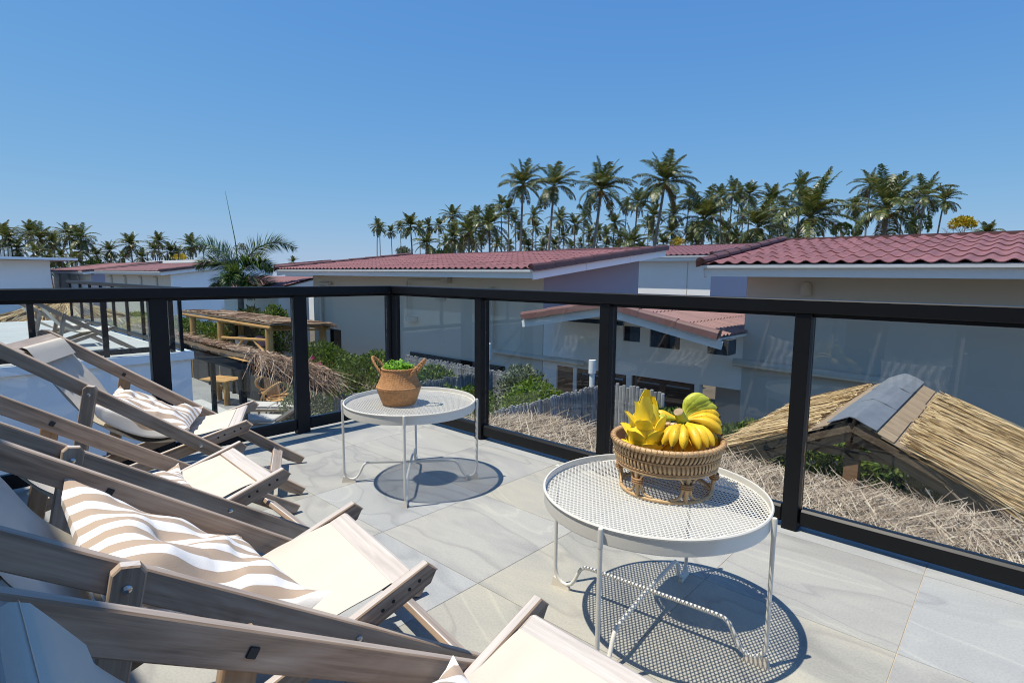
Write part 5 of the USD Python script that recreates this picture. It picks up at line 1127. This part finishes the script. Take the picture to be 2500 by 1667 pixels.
SMALL = [(922, 548, 17), (926, 556, 14), (954, 563, 15), (976, 551, 13), (1002, 546, 24), (1025, 553, 17), (1046, 548, 16), (1071, 548, 16), (1043, 589, 25), (1104, 523, 21), (1163, 523, 19), (1110, 574, 27), (1223, 495, 16), (1240, 507, 19), (1257, 533, 18),
         (1303, 523, 20), (1308, 553, 16), (1367, 530, 22), (1403, 543, 22), (1428, 528, 20), (1418, 589, 11), (1336, 569, 18), (1375, 574, 17), (1557, 488, 27), (1530, 500, 18), (1500, 540, 20), (1515, 575, 17), (1595, 520, 24), (1645, 520, 22), (1640, 560, 22), (1684, 478, 27), (1600, 570, 18), (1760, 475, 27), (1790, 463, 24), (1808, 469, 22), (1830, 470, 24), (1885, 481, 29), (1900, 540, 22), (1915, 500, 22),
         (1958, 448, 29), (2090, 499, 25), (2205, 500, 20), (2230, 545, 18), (2411, 564, 27), (1770, 560, 24), (1800, 575, 22), (1920, 565, 20), (2225, 580, 16), (1690, 560, 20), (1460, 560, 20), (1445, 590, 16), (1280, 575, 16), (1175, 585, 16),
         (18, 573, 26), (73, 561, 25), (88, 610, 30), (40, 600, 26), (129, 587, 21), (196, 575, 28), (196, 606, 26), (184, 626, 29), (150, 620, 24), (235, 618, 21), (267, 608, 21), (271, 628, 20), (318, 591, 26), (386, 585, 18), (378, 606, 20), (416, 610, 18), (433, 618, 18), (467, 595, 21), (347, 624, 18), (5, 560, 22), (120, 628, 22), (715, 637, 10), (1090, 590, 17), (1130, 595, 18), (1160, 600, 15), (1215, 590, 18), (1245, 595, 15), (1290, 598, 17), (1325, 600, 15), (1355, 595, 17), (1395, 600, 16), (1440, 565, 18), (1480, 595, 17), (1510, 600, 15), (1565, 600, 18), (1620, 590, 19), (1650, 595, 18), (1700, 590, 17), (1755, 590, 20), (1790, 590, 18), (1830, 585, 18), (1880, 585, 17), (1905, 590, 17), (1945, 580, 16), (1150, 575, 18), (1270, 560, 17), (1480, 570, 19), (1585, 545, 20), (1740, 520, 22), (1815, 520, 21), (300, 625, 16), (445, 630, 15)]
for i, (x, y, r, bx_, lb) in enumerate(BIG):
    R = 3.5 if r > 38 else 3.1; p = place(x, y, r, R * .64); p[2] -= .22 * R; H = p[2] - GZ; lean_px = (x - bx_); yaw = math.degrees(math.atan2(RI[1], RI[0]))
    H0 = H; lean = lean_px / max(20, (668 - y)) * (1.0 if True else 0)
    coconut_palm('coconut_palm', lb, (p[0] - RI[0] * lean * H, p[1] - RI[1] * lean * H, GZ), yaw, H, R, lean, 100 + i, nf=26 if r > 50 else 23, droopy=1.0 + .3 * (i % 3))
protos = {}
ORD = 'first second third fourth fifth sixth seventh eighth ninth tenth eleventh twelfth thirteenth fourteenth fifteenth sixteenth seventeenth eighteenth nineteenth'.split()
def ordinal(n):
    if n < 20: return ORD[n - 1]
    t_ = 'twenty thirty forty fifty sixty seventy'.split()[n // 10 - 2]; return t_ + ('-' + ORD[n % 10 - 1] if n % 10 else '') if n % 10 else {'twenty': 'twentieth', 'thirty': 'thirtieth', 'forty': 'fortieth', 'fifty': 'fiftieth'}.get(t_, t_)
SM = sorted(SMALL); cnt = {}
r3 = random.Random(77)
for i, (x, y, r) in enumerate(SM):
    where = 'over the left-hand villa roofs' if x < 700 else 'over the long red roof' if x < 1500 else 'between and over the right-hand roofs'
    cnt[where] = cnt.get(where, 0) + 1
    lb = f'small coconut palm {where}, {ordinal(cnt[where])} of them from the left'
    Rm = 2.9 if r > 19 else 2.5; p = place(x, y, r, Rm * .62); p[2] -= .2 * Rm; ratio = (p[2] - GZ) / Rm; key = min((3.0, 4.0, 5.0, 6.2, 7.5), key=lambda k: abs(k - ratio)); kk = (key, r3.randrange(3))
    H = p[2] - GZ; s = H / (key * 3.0); rz = r3.uniform(0, 360)
    ls = {0: .0, 1: .035, 2: .06}[kk[1]]
    a = math.radians(rz); loc = (p[0] - math.cos(a) * ls * H, p[1] - math.sin(a) * ls * H, GZ)
    if kk not in protos: protos[kk] = coconut_palm('coconut_palm', lb, loc, rz, key * 3.0, 3.0, ls, 300 + int(key * 10) + kk[1], 'small coconut palms of the grove', nf=22, droopy=1.2, dead=4, scale=(s, s, s)).GetPrim()
    else: dup(protos[kk], 'coconut_palm', loc, rz, lb, 'small coconut palms of the grove', (s, s, s))
def sugar_palm(label, px, py, r_px, seed):
    R = 1.9; p = place(px, py, r_px, R); H = p[2] - GZ; t = thing('sugar_palm', label, 'palm tree', (p[0], p[1], GZ)); r = np.random.default_rng(seed)
    obj('trunk', MB().tube([(0, 0, 0), (0, 0, H)], [.3, .22], 8), M['trunk'], t, smooth=True); mb = MB()
    for k in range(70):
        d = nrm(r.normal(0, 1, 3) + [0, 0, .25]); c = d * R * r.uniform(.45, .85); u = nrm(np.cross(d, r.normal(0, 1, 3))); v = np.cross(d, u); V, F = [c], []
        for q in range(9):
            a = (q - 4) * .3; e = nrm(d * math.cos(a) + u * math.sin(a)) * .62 ; V += [c + e + v * .05, c + e * .7 + nrm(np.cross(v, e)) * .09]
        F = [[0, 2 * q + 1, 2 * q + 2] for q in range(9)] + [[0, 2 * q + 2, 2 * q + 3] for q in range(8)]; mb.add(np.array(V) + [0, 0, H], F)
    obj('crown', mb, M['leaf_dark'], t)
sugar_palm('round-headed sugar palm sitting on the right-hand roof line', 2055, 565, 25, 3); sugar_palm('dark round sugar palm between the trunks above the right-hand roof', 2247, 546, 27, 4)
def bare_tree(label, px, py, r_px, seed, leaves=900, mtl='yellow_leaf', off=(0.1, .1)):
    R = 3.2; p = place(px, py, r_px, R); H = p[2] - GZ; t = thing('open_tree', label, 'tree', (p[0], p[1], GZ)); r = random.Random(seed); br_ = MB()
    obj('trunk', MB().tube([(0, 0, 0), (.2, 0, H * .5), (0, 0, H * .82)], [.22, .16, .11], 8), M['bark'], t, smooth=True)
    def grow(p0, d, L, rad, k):
        p1 = p0 + d * L; br_.tube([p0, (p0 + p1) / 2 + np.array([r.gauss(0, .05), r.gauss(0, .05), 0]) * L, p1], [rad, rad * .8, rad * .6], 4, caps=False)
        if k:
            for _ in range(3): grow(p1, nrm(d + np.array([r.gauss(0, .6), r.gauss(0, .6), r.gauss(.15, .35)])), L * r.uniform(.6, .8), rad * .6, k - 1)
    for _ in range(5): grow(np.array([0, 0, H * .8]), nrm([r.gauss(0, .8), r.gauss(0, .8), .8]), R * .42, .06, 3)
    obj('branches', br_, M['bark'], t)
    V, F = leaf_cloud(leaves, .42, seed, (R * .5, R * .5, R * .32), shell=.9); obj('crown', MB().add(V + [RI[0] * R * off[0], RI[1] * R * off[0], H + R * off[1]], F), M[mtl], t)
bare_tree('half-bare tree with a patch of yellow-green leaves above the right-hand roof', 2345, 548, 52, 5, 1000, off=(.12, .02))
bare_tree('twiggy bare tree with a few yellow leaves among the palm trunks', 1665, 590, 42, 6, 260, off=(-.2, -.1))
bare_tree('grey-green scrubby tree low over the left end of the long red roof', 985, 612, 36, 7, 700, 'leaf_silver', off=(0, -.1))
bare_tree('airy casuarina behind the foxtail palm', 590, 610, 34, 8, 260, 'leaf_silver', off=(0, .1))
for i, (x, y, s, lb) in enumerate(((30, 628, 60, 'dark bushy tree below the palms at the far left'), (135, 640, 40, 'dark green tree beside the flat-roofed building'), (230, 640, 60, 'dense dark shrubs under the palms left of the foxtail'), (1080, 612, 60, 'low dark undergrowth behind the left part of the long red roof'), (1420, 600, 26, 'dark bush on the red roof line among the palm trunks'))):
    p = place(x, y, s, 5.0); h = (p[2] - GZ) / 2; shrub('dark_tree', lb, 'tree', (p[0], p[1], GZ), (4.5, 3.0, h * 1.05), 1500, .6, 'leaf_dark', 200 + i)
bl = thing('banana_plant', 'banana leaf tips standing up behind the long red roof', 'plant', (-25.5, 20.5, GZ)); 
for k, (dx, h, tl) in enumerate(((0, 4.95, .25), (2.0, 5.05, .3), (.4, 4.4, -.4))):
    P = np.array([[dx + tl * q * q, 0, h * (.35 + .65 * q)] for q in np.linspace(0, 1, 9)]); W_ = .26 * np.sin(np.linspace(.15, 3.0, 9)); obj('leaf', MB().grid(np.stack([P - np.c_[W_, W_ * .6, 0 * W_], P + [0, .06, -.02], P + np.c_[W_, W_ * .6, 0 * W_]], 1)), M['leaf_lit'], bl)
obj('stem', MB().tube([(0, 0, 0), (.3, 0, 3)], .14, 8), M['trunk'], bl)

# foxtail palm in front of the left-hand villas
def foxtail():
    t = thing('foxtail_palm', 'foxtail palm with plumed arching fronds rising above the railing at the left', 'palm tree', (-25.9, 10.3, GZ), math.degrees(math.atan2(RI[1], RI[0]))); r = random.Random(8); H = 3.3
    obj('trunk', MB().tube([(0, 0, 0), (.02, 0, H * .5), (0, 0, H), (0, 0, H + .85)], [.17, .14, .12, .07], 10), M['trunk'], t, smooth=True); top = np.array([0, 0, H + .55])
    for az, el, dr, L in ((math.pi - .1, 1.18, 1.75, 3.1), (.12, 1.28, 1.95, 3.3), (math.pi + .35, .95, 1.7, 2.0), (-.3, .95, 1.9, 2.2), (-1.4, .4, 1.3, 1.7), (math.pi - .5, .12, 1.1, 2.0), (.5, .05, 1.2, 1.9), (-.8, -.1, .9, 1.8)):
        f = frond_mesh(r, L, az, el, dr, leaf=.56, nl=70, w=.019, hang=.35, plume=True); v, u = f.out(); obj('frond', (v[0] + top, v[1]), M['frond_fox'], t)
    obj('spear', MB().tube([top, top + [-.12, 0, 1.6], top + [-.45, 0, 3.7]], [.035, .022, .006], 5), M['frond_fox'], t)
foxtail()
shrub('areca_clump', 'low feathery palm clump under the foxtail palm', 'plant', (-24.4, 9.9, GZ), (1.5, .8, 1.1), 2200, .42, 'frond', 33, up=.5)
